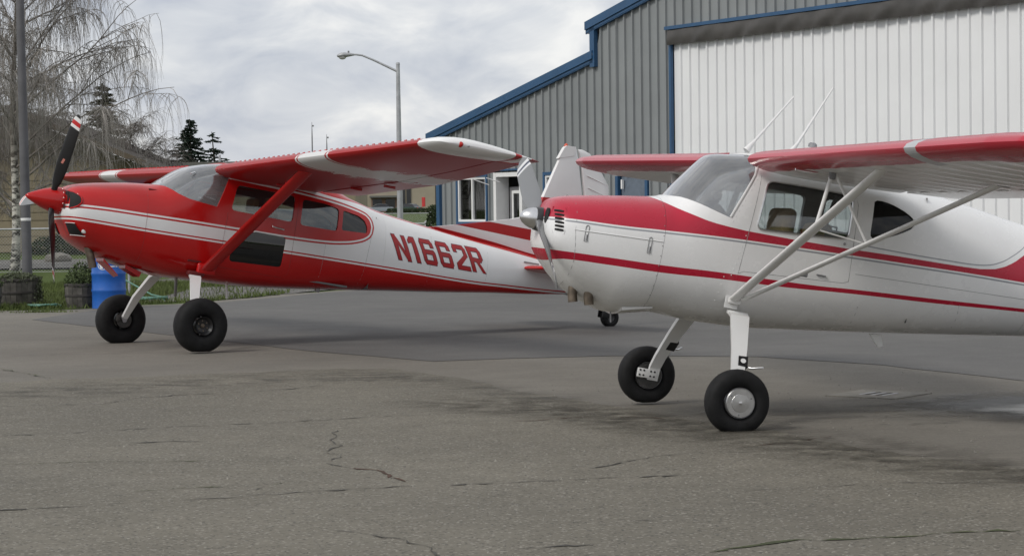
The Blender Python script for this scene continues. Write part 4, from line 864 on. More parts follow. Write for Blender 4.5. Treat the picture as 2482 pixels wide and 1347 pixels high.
# oily dirt along the coarse edge, with its own ragged shape
def stain_mat(name, col, lo, hi, sc=(1.6, 2.6, 1), rot=0.):
    t = NT(name); uv = t.n('ShaderNodeUVMap'); sp = t.n('ShaderNodeSeparateXYZ'); t.lk(uv.outputs[0], sp.inputs[0])
    fall = t.mul(t.mr(sp.outputs[1], 0, .35), t.mr(sp.outputs[1], 1, .55), t.mr(sp.outputs[0], 0, .12), t.mr(sp.outputs[0], 1, .88))
    nz_ = t.mr(t.noise(2.2, 6, .72, t.mapping(sc, (0, 0, rot))), lo, hi); return t.pbr(col, .9, alpha=t.mul(fall, nz_), spec=.2)
def stain(P, w, mat, z, name='oil_stain'):
    Q = [Vector(p) for p in P]; m = len(Q); V = []; F = []
    for k, q in enumerate(Q):
        t_ = (Q[min(m - 1, k + 1)] - Q[max(0, k - 1)]).normalized(); nn = Vector((-t_.y, t_.x))
        for j in range(3): V.append((q.x + nn.x * w * (j / 2 - .5), q.y + nn.y * w * (j / 2 - .5), z))
    for k in range(m - 1):
        for j in range(2): F.append((k * 3 + j, k * 3 + j + 1, k * 3 + j + 4, k * 3 + j + 3))
    me = bpy.data.meshes.new(name); me.from_pydata(V, [], F); uvl = me.uv_layers.new()
    for lp in me.loops: uvl.data[lp.index].uv = ((lp.vertex_index // 3) / (m - 1), (lp.vertex_index % 3) / 2)
    return struct(name, me, mat)
SM = stain_mat('oil_dirt', (.07, .064, .052), .42, .72); SMB = stain_mat('dark_wash', (.085, .082, .076), .45, .85, (1.0, 2.2, 1))
stain([(-.9, 17.2), (0, 16.4), (.7, 15.6), (1.2, 14.6), (1.7, 13.9), (2.2, 12.9), (2.9, 11.9), (3.8, 10.9)], 1.5, SM, .0120)
stain([(-6.0, 18.0), (-4.2, 18.2), (-3.3, 18.7), (-2.0, 19.6), (-.8, 19.6)], 2.0, SMB, .0115)
stain([(.9, 15.3), (1.5, 15.2), (2.2, 15.5), (2.9, 15.9), (3.6, 16.4)], 1.6, SMB, .0100)
stain([(-1.4, 19.9), (-.5, 18.6), (.0, 17.6), (.6, 16.6)], .9, SMB, .0125)
# drain cover and puddle
CONC = simple('drain_concrete', (.20, .19, .165), .9, var=.2, scale=6, bump=.4)
dr = empty('drain_cover', (2.9, 17.0, 0), R(-38)); tag(dr, 'square concrete drain cover set into the apron behind the white airplane wheel', 'drain cover')
mk('concrete_frame', bbox((0, 0, -.006), (.62, .62, .03), .004), CONC, dr)
for k in range(5): mk('grate_bar', bbox((-.10 + k * .05, 0, .0085), (.022, .24, .006), .002), DARK if k % 2 else STEEL, dr)
def blob(c, rx, ry, n=40, amp=.12, rot=0.):
    ph = rng.uniform(0, 6.28, 5); return [(c[0] + math.cos(rot) * u - math.sin(rot) * v, c[1] + math.sin(rot) * u + math.cos(rot) * v) for u, v in [(rx * math.cos(a) * r, ry * math.sin(a) * r) for a in np.linspace(0, 2 * math.pi, n, endpoint=False) for r in [1 + amp * sum(math.sin((k + 2) * a + ph[k]) / (k + 1) for k in range(5))]]]
def pool_mat(name, col, rough, lo, hi, amax):
    t = NT(name); uv = t.n('ShaderNodeUVMap'); sp = t.n('ShaderNodeSeparateXYZ'); t.lk(uv.outputs[0], sp.inputs[0])
    f = t.M('ADD', sp.outputs[0], t.mul(t.M('SUBTRACT', t.noise(2.6, 7, .65), .5), 1.1)); return t.pbr(col, rough, alpha=t.mul(t.mr(f, hi, lo), amax), spec=.5)
def pool(name, c, rx, ry, z, mat):
    V = [(c[0], c[1], z)]; n_ = 40
    for k in range(n_): V.append((c[0] + rx * math.cos(2 * math.pi * k / n_), c[1] + ry * math.sin(2 * math.pi * k / n_), z))
    me = bpy.data.meshes.new(name); me.from_pydata(V, [], [(0, 1 + k, 1 + (k + 1) % n_) for k in range(n_)]); uvl = me.uv_layers.new()
    for lp in me.loops: uvl.data[lp.index].uv = (0 if lp.vertex_index == 0 else 1, .5)
    return struct(name, me, mat)
pool('damp_patch', (3.9, 15.7), 1.3, 1.6, .0135, pool_mat('damp_asphalt', (.06, .057, .05), .5, .35, .85, .85))
pool('puddle', (4.0, 15.5), 1.0, .8, .0155, pool_mat('wet_film', (.07, .07, .07), .2, .30, .66, .7))
# gravel and lawn verge
GRAV = asphalt('loose_gravel', (.15, .145, .135), (.19, .18, .165), 1.0, 30, .6, .1, 1.1)
struct('gravel_strip', sheet(jag([(-9, 36.8), (-6.6, 36.9), (-5.6, 37.4), (-4.6, 39.2), (-3.8, 41.5), (-3.0, 44), (-2.7, 52), (-7, 53), (-9, 48)], .1, .6), -.012), GRAV)
struct('gravel_lane', sheet([(-60, 61), (-3, 61), (-3, 72), (-60, 76)], .02), GRAV)
def blades(name, area, N, h, mat, label, zf=lambda x, y: 0.):
    V, F = [], []
    for _ in range(N):
        x, y = area(); z = zf(x, y); a = rng.uniform(0, 6.28); hh = h * rng.uniform(.4, 1.2); w = .008 * rng.uniform(.7, 1.8); lx, ly = rng.normal(0, .35, 2) * hh
        i = len(V); V += [(x - w * math.cos(a), y - w * math.sin(a), z), (x + w * math.cos(a), y + w * math.sin(a), z), (x + lx, y + ly, z + hh)]; F.append((i, i + 1, i + 2))
    o = mk(name, (V, F), mat); return tag(o, label, 'grass', None, 'stuff')
GB = simple('grass_blade', (.078, .105, .022), .8, var=.35, scale=1.5)
def ar1():
    while True:
        x, y = rng.uniform(-11, -4.2), rng.uniform(34.6, 47)
        e = np.interp(x, [-12, -8.2, -7.2, -6.3, -5.5, -4.7, -4.1], [34.3, 34.5, 34.3, 35.7, 36.4, 38.2, 40])
        g = rng.random()
        if y > e and (y < e + .9 or x < -6.4 or y > 44 or g < .07): return x, y
blades('grass_verge', ar1, 26000, .10, GB, 'rough green grass along the edge of the apron')
def ar2():
    c = [(-8.6, 33.7, .25), (-7.4, 33.55, .22), (-8.3, 34.3, .3)][rng.integers(0, 3)]; return c[0] + rng.normal(0, c[2]), c[1] + rng.normal(0, c[2] * .3)
blades('weeds', ar2, 900, .035, GB, 'small green weeds growing in the pavement joints')
# loose stones on the coarse pavement
V, F = [], []
STN = simple('loose_stone', (.2, .19, .165), .9, var=.5, scale=9)
for _ in range(900):
    x, y = rng.uniform(-4, 4), 8.5 + 11 * rng.random() ** 1.5; r = rng.uniform(.004, .011); i = len(V)
    V += [(x + r * math.cos(a) * rng.uniform(.7, 1.2), y + r * math.sin(a) * rng.uniform(.7, 1.2), .006) for a in (0, 1.57, 3.14, 4.71)] + [(x, y, .006 + r * .9)]
    F += [(i, i + 1, i + 4), (i + 1, i + 2, i + 4), (i + 2, i + 3, i + 4), (i + 3, i, i + 4)]
tag(mk('loose_stones', (V, F), STN), 'small loose stones scattered on the coarse pavement', None, None, 'stuff')

# ================================================================== HANGAR
HA = R(31.5); HN = Vector((math.cos(HA), math.sin(HA), 0)); HT = Vector((math.sin(HA), -math.cos(HA), 0)); S0 = -46.6
hang = empty('hangar'); org = HN * 26.5 + HT * S0
hang.matrix_world = Matrix(((HT.x, HN.x, 0, org.x), (HT.y, HN.y, 0, org.y), (0, 0, 1, 0), (0, 0, 0, 1)))   # local x along the wall, y into the building
tag(hang, 'grey ribbed metal hangar with blue trim and a big white bifold door', 'hangar')
HG = simple('grey_metal_siding', (.235, .25, .254), .5, var=.06, scale=1.2); HGW = simple('white_metal_siding', (.77, .78, .78), .45, var=.03, scale=.8)
HGV = [HG, simple('grey_metal_siding_b', (.226, .241, .245), .52, var=.06, scale=1.2), simple('grey_metal_siding_c', (.245, .26, .263), .48, var=.06, scale=1.2)]
HB = simple('blue_trim', (.025, .082, .175), .42, var=.1, scale=2); VINYL = simple('black_vinyl', (.062, .058, .054), .55, var=.25, scale=2.5, bump=.3, bscale=3)
def ztop(u):
    if u < 7.05: return 3.36 + (u + .0) * .207
    return 5.52 + (min(u, 31.8 - u) - 7.05) * .222 if u < 24.75 else 3.36 + (31.8 - u) * .207
def panel(u0, z0, zt, w=.915, pitch=.305, rib=.045, y=0.):
    """one ribbed sheet : three trapezoid ribs, bottom z0, top given by zt(u)"""
    prof = []
    k = int(round(w / pitch))
    for i in range(k):
        b = u0 + i * pitch
        prof += [(b, 0), (b + pitch - .066, 0), (b + pitch - .060, -rib), (b + pitch - .020, -rib), (b + pitch - .011, 0)]
    prof.append((u0 + w, 0)); V = [(u, y + d, z0) for u, d in prof] + [(u, y + d, max(z0 + .01, zt(u))) for u, d in prof]; m = len(prof)
    return V, [(i, i + 1, m + i + 1, m + i) for i in range(m - 1)]
DOORU = (9.92, 21.9); HDR = 5.22
holes = [(.95, 2.30, 1.22, 2.30), (2.72, 3.95, .0, 2.38), (4.95, 6.2, 1.22, 2.28), (7.9, 8.95, 0, 2.2)]
u = 0.0
while u < 31.7:
    u1 = min(u + .915, 31.8); mid = (u + u1) / 2
    # split each sheet round openings
    cuts_ = [(a, b, c, d) for a, b, c, d in holes if a < u1 and b > u]
    segs = [(u, u1, 0., None)]
    if DOORU[0] - .01 < mid < DOORU[1]: segs = [(u, u1, HDR, None)]
    elif cuts_:
        segs = []; x = u
        for a, b, c, d in cuts_:
            if a > x: segs.append((x, a, 0., None))
            a2, b2 = max(a, u), min(b, u1); segs.append((a2, b2, d, None))
            if c > 0: segs.append((a2, b2, 0., c))
            x = b2
        if x < u1: segs.append((x, u1, 0., None))
    elif u < DOORU[0] < u1: segs = [(u, DOORU[0], 0., None), (DOORU[0], u1, HDR, None)]
    elif u < DOORU[1] < u1: segs = [(u, DOORU[1], HDR, None), (DOORU[1], u1, 0., None)]
    for a, b, zb_, zt_ in segs:
        if b - a < .02: continue
        V, F = [], []
        # ribs at global pitch
        pr = [(a, 0)]
        k0 = math.floor(a / .305)
        for k in range(k0, math.ceil(b / .305) + 1):
            for du, d in ((.240, 0), (.246, -.050), (.284, -.050), (.293, 0)):
                q = k * .305 + du
                if a + .001 < q < b - .001: pr.append((q, d))
        pr.append((b, 0)); m = len(pr)
        V = [(q, d, zb_) for q, d in pr] + [(q, d, (zt_ if zt_ is not None else ztop(q))) for q, d in pr]
        mk('wall_panel', (V, [(i, i + 1, m + i + 1, m + i) for i in range(m - 1)]), HGV[int(u * 7.3) % 3], hang)
    u = u1
# side, back and roof sheets
mk('side_wall', box((0, 9, 1.65), (.06, 17.9, 3.3)), HG, hang); mk('side_wall', box((31.8, 9, 1.65), (.06, 17.9, 3.3)), HG, hang); mk('back_wall', box((15.9, 18, 2.6), (31.7, .06, 5.2)), HG, hang)
def roof(u0, z0, u1, z1): return [(u0, -.12, z0), (u1, -.12, z1), (u1, 18.3, z1), (u0, 18.3, z0), (u0, -.12, z0 + .06), (u1, -.12, z1 + .06), (u1, 18.3, z1 + .06), (u0, 18.3, z0 + .06)], [(0, 1, 2, 3), (7, 6, 5, 4), (0, 4, 5, 1), (1, 5, 6, 2), (2, 6, 7, 3), (3, 7, 4, 0)]
RFM = simple('roof_sheet', (.25, .26, .27), .5)
zl = lambda q: 3.36 + q * .207; zu = lambda q: 5.52 + (q - 7.05) * .222
for a, b, f in ((-.5, 7.05, zl), (6.78, 15.9, zu)):
    mk('roof_sheet', roof(a, f(a) + .05, b, f(b) + .05), RFM, hang); mk('roof_sheet', roof(31.8 - a, f(a) + .05, 31.8 - b, f(b) + .05), RFM, hang)
    for mir in (0, 1):
        g = (lambda q: q) if not mir else (lambda q: 31.8 - q)
        for (d0, d1, yy) in ((.11, .29, -.13), (.02, .11, -.10)):     # two-step fascia
            V = [(g(a), yy, f(a) + d0 - .12), (g(b), yy, f(b) + d0 - .12), (g(b), yy, f(b) + d1 - .12), (g(a), yy, f(a) + d1 - .12)]; V += [(p[0], yy + .03, p[2]) for p in V]
            mk('rake_trim', (V, [(0, 1, 2, 3), (7, 6, 5, 4), (0, 4, 5, 1), (1, 5, 6, 2), (2, 6, 7, 3), (3, 7, 4, 0)]), HB, hang)
        V = [(g(a), -.10, f(a) - .09), (g(b), -.10, f(b) - .09), (g(b), .0, f(b) - .09), (g(a), .0, f(a) - .09)]; V += [(p[0], p[1], p[2] + .02) for p in V]
        mk('soffit', (V, [(0, 1, 2, 3), (7, 6, 5, 4), (0, 4, 5, 1), (1, 5, 6, 2), (2, 6, 7, 3), (3, 7, 4, 0)]), HB, hang)
mk('step_wall', box((7.0, 8.9, 5.15), (.06, 17.8, .75)), HG, hang); mk('step_wall', box((24.8, 8.9, 5.15), (.06, 17.8, .75)), HG, hang)
mk('corner_trim', box((-.01, -.03, 1.6), (.16, .10, 3.2)), HB, hang); mk('corner_trim', box((7.02, -.05, 5.1), (.18, .10, .95)), HB, hang); mk('corner_trim', box((31.8, -.03, 1.6), (.16, .10, 3.2)), HB, hang)
# bifold door
du0, du1 = DOORU; dw = du1 - du0
door = mk('bifold_door', box(((du0 + du1) / 2, .12, HDR / 2), (dw - .02, .1, HDR - .02)), HGW, hang)
k = 0; u = du0 + .005
while u < du1 - .05:
    u1 = min(u + .915, du1 - .04)
    mk('door_panel', panel(u, .05, lambda q: HDR - .05, u1 - u if u1 - u > .9 else .915, y=.04) if u1 - u > .9 else (lambda P: P)(([(u, .04, .05), (u1, .04, .05), (u1, .04, HDR - .05), (u, .04, HDR - .05)], [(0, 1, 2, 3)])), HGW, door); u = u1
# blue frame, vinyl weather flap with sag folds
mk('door_jamb', box((du0 - .035, -.02, HDR / 2), (.07, .07, HDR)), HB, hang); mk('door_jamb', box((du1 + .035, -.02, HDR / 2), (.07, .07, HDR)), HB, hang); mk('door_header', box(((du0 + du1) / 2, -.05, HDR + .035), (dw + .3, .12, .07)), HB, hang)
NX, NZ = 120, 8; V = []
for i in range(NX + 1):
    for j in range(NZ + 1):
        q = du0 - .05 + (dw + .1) * i / NX; w = j / NZ
        fold = .020 * math.sin(q * 5.1 + 2.2 * w) * math.sin(q * 1.7 + 1 + w) + .015 * math.sin(q * 11.3 + 4 * w) * w + .025 * math.sin(math.pi * w)
        V.append((q, -.075 - fold - .02, HDR - .015 - w * (.31 + .006 * math.sin(q * 2.3) + .003 * math.sin(q * 5.9))))
mk('weather_flap', (V, [(i * (NZ + 1) + j, i * (NZ + 1) + j + 1, (i + 1) * (NZ + 1) + j + 1, (i + 1) * (NZ + 1) + j) for i in range(NX) for j in range(NZ)]), VINYL, hang, 60)
# windows and doors of the office end
WFR = simple('white_window_frame', (.78, .78, .77), .35, var=.03); BLIND = simple('window_blind', (.42, .37, .27), .7, var=.1, scale=6); ROOMD = simple('room_dark', (.14, .135, .12), .9)
HGL = glass('hangar_window_glass', (.55, .57, .58), .05)
def window(u0, u1, z0, z1, blind=True):
    w = mk('window', cat_(box((u0 - .035, -.03, (z0 + z1) / 2), (.07, .09, z1 - z0 + .14)), box((u1 + .035, -.03, (z0 + z1) / 2), (.07, .09, z1 - z0 + .14)), box(((u0 + u1) / 2, -.03, z1 + .035), (u1 - u0, .09, .07)), box(((u0 + u1) / 2, -.03, z0 - .035), (u1 - u0, .09, .07))), HB, hang)
    t_ = .055
    for nm, c, s_ in (('frame', ((u0 + u1) / 2, -.02, z1 - t_ / 2), (u1 - u0, .06, t_)), ('frame', ((u0 + u1) / 2, -.02, z0 + t_ / 2), (u1 - u0, .06, t_)), ('frame', (u0 + t_ / 2, -.02, (z0 + z1) / 2), (t_, .06, z1 - z0 - 2 * t_)), ('frame', (u1 - t_ / 2, -.02, (z0 + z1) / 2), (t_, .06, z1 - z0 - 2 * t_)), ('mullion', ((u0 + u1) / 2, -.02, (z0 + z1) / 2), (.06, .06, z1 - z0 - 2 * t_))):
        mk(nm, box(c, s_), WFR, w)
    for a, b in ((u0 + t_, (u0 + u1) / 2 - .03), ((u0 + u1) / 2 + .03, u1 - t_)): mk('pane', box(((a + b) / 2, .0, (z0 + z1) / 2), (b - a, .006, z1 - z0 - 2 * t_)), HGL, w)
    if blind:
        n_ = int((z1 - z0) / .045)
        sl_ = [box(((u0 + u1) / 2, .10, z0 + .02 + k * .045), (u1 - u0, .035, .018)) for k in range(n_)]
        bl = mk('blind_slats', cat_(*sl_), BLIND, w); bl['kind'] = 'stuff'
    mk('room_back', box(((u0 + u1) / 2, .5, (z0 + z1) / 2), (u1 - u0 + .5, .02, z1 - z0 + .5)), ROOMD, w)
window(.95, 2.30, 1.22, 2.30); window(4.95, 6.2, 1.22, 2.28)
dA = mk('entry_door', box((3.40, .25, 1.02), (.92, .05, 2.04)), GREYP, hang)
for c, s_ in (((2.78, .08, 1.19), (.12, .36, 2.38)), ((3.95, .08, 1.19), (.12, .36, 2.38)), ((3.36, .08, 2.33), (1.05, .36, .10))): mk('door_frame', box(c, s_), WFR, dA)
for c, s_ in (((3.13, .21, 1.45), (.07, .05, 1.0)), ((3.67, .21, 1.45), (.07, .05, 1.0)), ((3.40, .21, 1.92), (.47, .05, .07)), ((3.40, .21, .98), (.47, .05, .07))): mk('glazing_bead', box(c, s_), WFR, dA)
mk('pane', box((3.40, .20, 1.45), (.47, .006, .87)), HGL, dA); mk('door_knob', lathe([(.03, 0), (.035, -.04), (.002, -.06)], 'y', 12, (3.05, .22, .98)), ALU, dA)
mk('door_hood', box((3.36, -.06, 2.44), (1.5, .16, .04)), HB, hang)
dB = mk('service_door', box((8.42, .05, 1.1), (.95, .05, 2.18)), simple('blue_grey_door', (.13, .16, .20), .5), hang)
mk('door_frame', box((7.86, -.01, 1.1), (.10, .1, 2.2)), HB, dB); mk('door_frame', box((8.98, -.01, 1.1), (.10, .1, 2.2)), HB, dB); mk('door_closer', box((8.05, -.03, 2.02), (.05, .05, .2)), WFR, dB)
sg = mk('red_sign', bbox((-.25, -.35, 1.72), (.16, .02, .24), .01), simple('sign_red', (.45, .03, .03), .5), None)
sg.matrix_world = hang.matrix_world; tag(sg, 'small red sign beside the blue corner trim of the hangar', 'sign')

# ================================================================== POLES, DRUM, BARRELS
GALV = simple('galvanised_steel', (.42, .43, .44), .45, .3, var=.15, scale=6)
POLEM = simple('weathered_grey_pole', (.105, .105, .112), .7, var=.2, scale=3)
po = empty('utility_pole', (-8.72, 38.6, 0)); tag(po, 'tall dark grey metal pole rising out of the half barrel planter', 'pole')
po.rotation_euler = (0, R(-.35), 0)
mk('pole_shaft', tube([(0, 0, 0), (0, 0, 2.5), (0, 0, 9.5)], [.092, .083, .058], 18), POLEM, po, 60); mk('strap', lathe([(.090, 0), (.093, .01), (.093, .04), (.090, .05)], 'z', 18, (0, 0, 1.42)), WHITEP, po, 40)
lp = empty('street_lamp', (-3.62, 70, gz(70))); tag(lp, 'pale metal street lamp with cobra head arm beside the hangar', 'street lamp')
z0 = gz(70)
mk('lamp_post', tube([(0, 0, 0), (0, 0, 3), (0, 0, 6.26 - z0)], [.105, .09, .062], 14), GALV, lp, 60); mk('post_cap', lathe([(.07, 0), (.06, .06), (.003, .08)], 'z', 12, (0, 0, 6.26 - z0)), GALV, lp, 60)
mk('lamp_arm', tube([(0, 0, 6.03 - z0), (-.35, 0, 6.20 - z0), (-.8, 0, 6.42 - z0), (-1.15, 0, 6.57 - z0), (-1.35, 0, 6.60 - z0), (-1.5, 0, 6.60 - z0)], [.045, .04, .036, .033, .032, .032], 10), GALV, lp, 60)
hd = mk('lamp_head', loft([[(x, w * math.cos(a), 6.60 - z0 + dz + h * math.sin(a)) for a in np.linspace(0, 2 * math.pi, 16, endpoint=False)] for x, w, h, dz in ((-1.42, .04, .035, 0), (-1.55, .10, .06, .0), (-1.72, .15, .085, -.005), (-1.86, .15, .085, -.02), (-1.95, .09, .05, -.03), (-1.98, .03, .02, -.03))]), GALV, lp, 60)
mk('lamp_lens', loft([[(-1.80 + r * .13 * math.cos(a), r * .12 * math.sin(a), 6.545 - z0 - d) for a in np.linspace(0, 2 * math.pi, 16, endpoint=False)] for r, d in ((1, 0), (.9, .05), (.6, .085), (.2, .1))]), simple('lamp_lens', (.6, .6, .58), .2), hd, 60)
mk('photocell', lathe([(.03, 0), (.03, .06), (.003, .07)], 'z', 8, (-1.6, 0, 6.66 - z0)), GREYP, hd)
BLUE = simple('blue_drum_paint', (.012, .105, .42), .38, var=.12, scale=5); 
dm = empty('steel_drum', (-6.53, 34.72, 0)); tag(dm, 'bright blue steel drum beside the barrel planters', 'drum')
r = .27; prof = [(.01, .0), (r, 0), (r * 1.02, .01), (r, .025)]
for zc_ in (.29, .56): prof += [(r, zc_ - .03), (r * 1.03, zc_ - .014), (r * 1.03, zc_ + .014), (r, zc_ + .03)]
prof += [(r, .815), (r * 1.025, .828), (r * 1.025, .842), (r * .985, .845), (r * .98, .82), (.01, .82)]
mk('drum_shell', lathe(prof, 'z', 40), BLUE, dm, 35)
def on_drum(ang, z, d=.003): return ((r + d) * math.cos(ang), (r + d) * math.sin(ang), z)
def arc_strip(a0, a1, z0_, z1_, n_=10): return [on_drum(a0 + (a1 - a0) * i / n_, z) for z in (z0_, z1_) for i in range(n_ + 1)], [(i, i + 1, n_ + 2 + i, n_ + 1 + i) for i in range(n_)]
LOGO = simple('drum_logo_white', (.7, .72, .75), .5)
cA, cZ = R(-98), .70; ring = []
for k in range(28):
    a = 2 * math.pi * k / 28; ring.append([on_drum(cA + .34 * q * math.cos(a), cZ + .075 * q * math.sin(a)) for q in (1, .86)])
V = [p for q in ring for p in q]; mk('drum_logo', (V, [(2 * k, 2 * k + 1, (2 * k + 3) % 56, (2 * k + 2) % 56) for k in range(28) if not 3 < k < 9]), LOGO, dm)
mk('drum_logo', ([on_drum(cA - .30 + .07 * a + .14 * b, cZ + .075 - .13 * b) for b in (0, .33, .66, 1) for a in (0, 1.2, 2.4)], [(i * 3 + j, i * 3 + j + 1, i * 3 + j + 4, i * 3 + j + 3) for i in range(3) for j in range(2)]), LOGO, dm)
mk('drum_lettering', arc_strip(R(-75), R(-58), .668, .69), LOGO, dm); mk('drum_lettering', arc_strip(R(-55), R(-48), .668, .69), LOGO, dm)
# half-barrel planters
WOODG = []
for i, c in enumerate(((.075, .07, .062), (.095, .088, .078), (.06, .056, .05))): WOODG.append(simple('weathered_stave_%d' % i, c, .9, var=.4, scale=7, bump=.6, bscale=30))
HOOP = simple('rusty_hoop', (.05, .045, .042), .7, .3, var=.4, scale=9); SOIL = simple('potting_soil', (.03, .024, .018), 1.)
LEAFA = simple('planter_leaf', (.05, .075, .02), .8, var=.4, scale=3); LEAFB = simple('grey_green_leaf', (.085, .10, .055), .8, var=.4, scale=3)
def leaves(N, f, size, seed=0):
    P = np.array([f() for _ in range(N)]); A = rng.normal(0, 1, (N, 3)); A /= np.linalg.norm(A, axis=1, keepdims=True); B = np.cross(A, rng.normal(0, 1, (N, 3))); B /= np.linalg.norm(B, axis=1, keepdims=True)
    s_ = (size * rng.uniform(.5, 1.3, N))[:, None]; V = np.stack([P - A * s_, P + B * s_ * .45, P + A * s_, P - B * s_ * .45], 1).reshape(-1, 3); return V, np.arange(4 * N).reshape(N, 4)
def barrel(loc, r0, h, label, mat, plant_h, hang=0):
    b = empty('barrel_planter', loc); tag(b, label, 'planter', 'half barrel planters at the apron edge'); n_ = 22
    for k in range(n_):
        a0, a1 = 2 * math.pi * k / n_ + .008, 2 * math.pi * (k + 1) / n_ - .008; V = []
        dz_ = rng.uniform(-.012, .01); dr_ = rng.uniform(-.004, .004)
        for z, q in ((0, .88), (h * .35, .965), (h * .75, 1.0), (h + dz_, .99)):
            for a in (a0, a1):
                for rr in (r0 * q + dr_, r0 * q - .028): V.append((rr * math.cos(a), rr * math.sin(a), z))
        F = []
        for i in range(3):
            o_ = i * 4
            F += [(o_, o_ + 2, o_ + 6, o_ + 4), (o_ + 1, o_ + 5, o_ + 7, o_ + 3), (o_, o_ + 4, o_ + 5, o_ + 1), (o_ + 2, o_ + 3, o_ + 7, o_ + 6)]
        F += [(0, 1, 3, 2), (12, 14, 15, 13)]
        mk('stave', (V, F), WOODG[k % 3], b)
    for z, q in ((.05, .895), (h * .45, .985), (h * .88, 1.0)): mk('hoop', lathe([(r0 * q + .003, 0), (r0 * q + .008, .004), (r0 * q + .008, .036), (r0 * q + .003, .04)], 'z', 32, (0, 0, z)), HOOP, b, 35)
    mk('soil', lathe([(.01, 0), (r0 * .95, 0), (r0 * .95, .01), (.01, .015)], 'z', 20, (0, 0, h - .06)), SOIL, b)
    def f():
        a, q = rng.uniform(0, 6.28), math.sqrt(rng.random()) * r0 * 1.03; return (q * math.cos(a), q * math.sin(a), h - .05 + plant_h * rng.random() ** 1.3 * (1.1 - (q / r0) ** 2 * .7))
    pl = mk_np('foliage', *leaves(1500, f, .03), mat, b); pl['kind'] = 'stuff'
    if hang:
        def g():
            a = rng.normal(.2, .35); return ((r0 + .03 + rng.normal(0, .02)) * math.cos(a), (r0 + .03 + rng.normal(0, .02)) * math.sin(a), h * (1.05 - rng.random() ** .8))
        q = mk_np('trailing_foliage', *leaves(500, g, .028), mat, b); q['kind'] = 'stuff'
    return b
barrel((-8.30, 36.0, 0), .345, .47, 'weathered half barrel planter with ivy at the foot of the grey pole', LEAFB, .14, 1)
barrel((-7.02, 35.1, 0), .30, .40, 'dark half barrel planter beside the blue drum, bushy plant inside', LEAFA, .38)
barrel((-8.62, 34.75, 0), .345, .43, 'half barrel planter cut off by the left edge of the picture', LEAFA, .16)
# hose coil, stakes
HOSE = simple('green_hose', (.10, .22, .17), .5, var=.2)
def coil(c, R0, n_): return [(c[0] + (R0 + .02 * math.sin(k * .9) + .03 * rng.normal()) * math.cos(k * .35), c[1] + (R0 * 1.0 + .03 * rng.normal()) * math.sin(k * .35), .03 + .006 * (k % 18) / 3 + .004 * (k // 18)) for k in range(n_)]
tag(mk('garden_hose', tube(coil((-6.35, 37.1, 0), .36, 110) + [(-6.3, 37.5, .1), (-6.9, 38.2, .35), (-7.15, 39.5, .55)], .016, 6), HOSE, None, 60), 'pale green garden hose coiled on the grass behind the blue drum', 'hose')
tag(mk('garden_hose', tube(coil((-7.62, 35.0, 0), .22, 60), .014, 6), HOSE, None, 60), 'loop of pale hose lying between two barrel planters', 'hose')
tag(mk('stake', tube([(-7.25, 40.6, 0), (-7.25, 40.6, .62)], .024, 8), GALV, None, 60), 'short grey metal stake standing in grass right of the drum', 'stake')
tag(mk('stake', tube([(-8.0, 56.9, 0), (-8.0, 56.9, .7)], .03, 8), GALV, None, 60), 'dark post stump in front of the far shrubs', 'stake')

# ================================================================== CHAIN-LINK FENCES
def fence(name, P0, P1, h, nposts, label, wire=.006, sp=.085):
    P0, P1 = Vector((*P0, gz(P0[1]))), Vector((*P1, gz(P1[1]))); d = P1 - P0; L = d.length; e_ = d.normalized()
    f = empty(name, P0); tag(f, label, 'fence', 'chain link fences'); up = Vector((0, 0, 1))
    for k in range(nposts):
        q = d * (k / (nposts - 1)); po_ = mk('post', tube([q, q + up * (h + .03)], .036 if k % 4 else .05, 10), GALV, f, 60); mk('post_cap', lathe([(.042, 0), (.035, .03), (.003, .045)], 'z', 10, tuple(q + up * (h + .03))), GALV, po_)
    mk('top_rail', tube([up * h, d + up * h], .024, 8), GALV, f, 60)
    mk('bottom_wire', tube([up * .06, d + up * .06], .006, 4), GALV, f)
    V, F = [], []; hh = h - .06; n_ = int(L / sp)
    side = e_.cross(up)
    for k in range(-int(hh / sp), n_):
        for sgn in (1, -1):
            s0 = k * sp; s1 = s0 + hh; a, b = max(s0, 0), min(s1, L)
            if b <= a: continue
            za, zb_ = .06 + (a - s0), .06 + (b - s0)
            if sgn < 0: za, zb_ = h + .06 - za, h + .06 - zb_
            p, q = e_ * a + up * za, e_ * b + up * zb_; i = len(V)
            V += [p + up * wire / 2, p - up * wire / 2, q - up * wire / 2, q + up * wire / 2]; F.append((i, i + 1, i + 2, i + 3))
    w = mk('chain_link_mesh', (V, F), GALV, f); w['kind'] = 'stuff'
    return f
fence('chain_link_fence', (-16.5, 55.3), (-2.2, 55.3), 1.17, 8, 'low chain link fence crossing behind the red airplane at the left')
fence('chain_link_fence', (-24, 112), (-4.2, 112), 1.15, 9, 'distant chain link fence in front of the parked cars')

# ================================================================== BUILDINGS
TAN = NT('tan_siding'); _x, _y, _z = TAN.xyz(); _n = TAN.mr(TAN.noise(1.2, 5), .3, .7)
TAN = TAN.pbr(TAN.mix(_n, (.225, .19, .125), (.27, .23, .155)), .8)
ROOFB = simple('brown_shingle', (.055, .046, .038), .95, var=.3, scale=4, bump=.5, bscale=14); TRIMB = simple('brown_fascia', (.12, .095, .065), .7)
WINB = simple('dark_window', (.02, .022, .025), .1, var=.3); TAN2 = simple('beige_block_wall', (.33, .29, .22), .85, var=.08, scale=.4); GREYF = simple('grey_fascia', (.12, .12, .11), .7); PINKW = simple('brick_panel', (.20, .13, .10), .85, var=.1)
hb_ = empty('gabled_house', (-19.0, 84, gz(84))); tag(hb_, 'tan sided low building with brown gable roof behind the birch', 'building'); zz = gz(84)
x0, x1, ev, pk, cx_ = -9.5, 6.0, 3.1, 5.35, .2
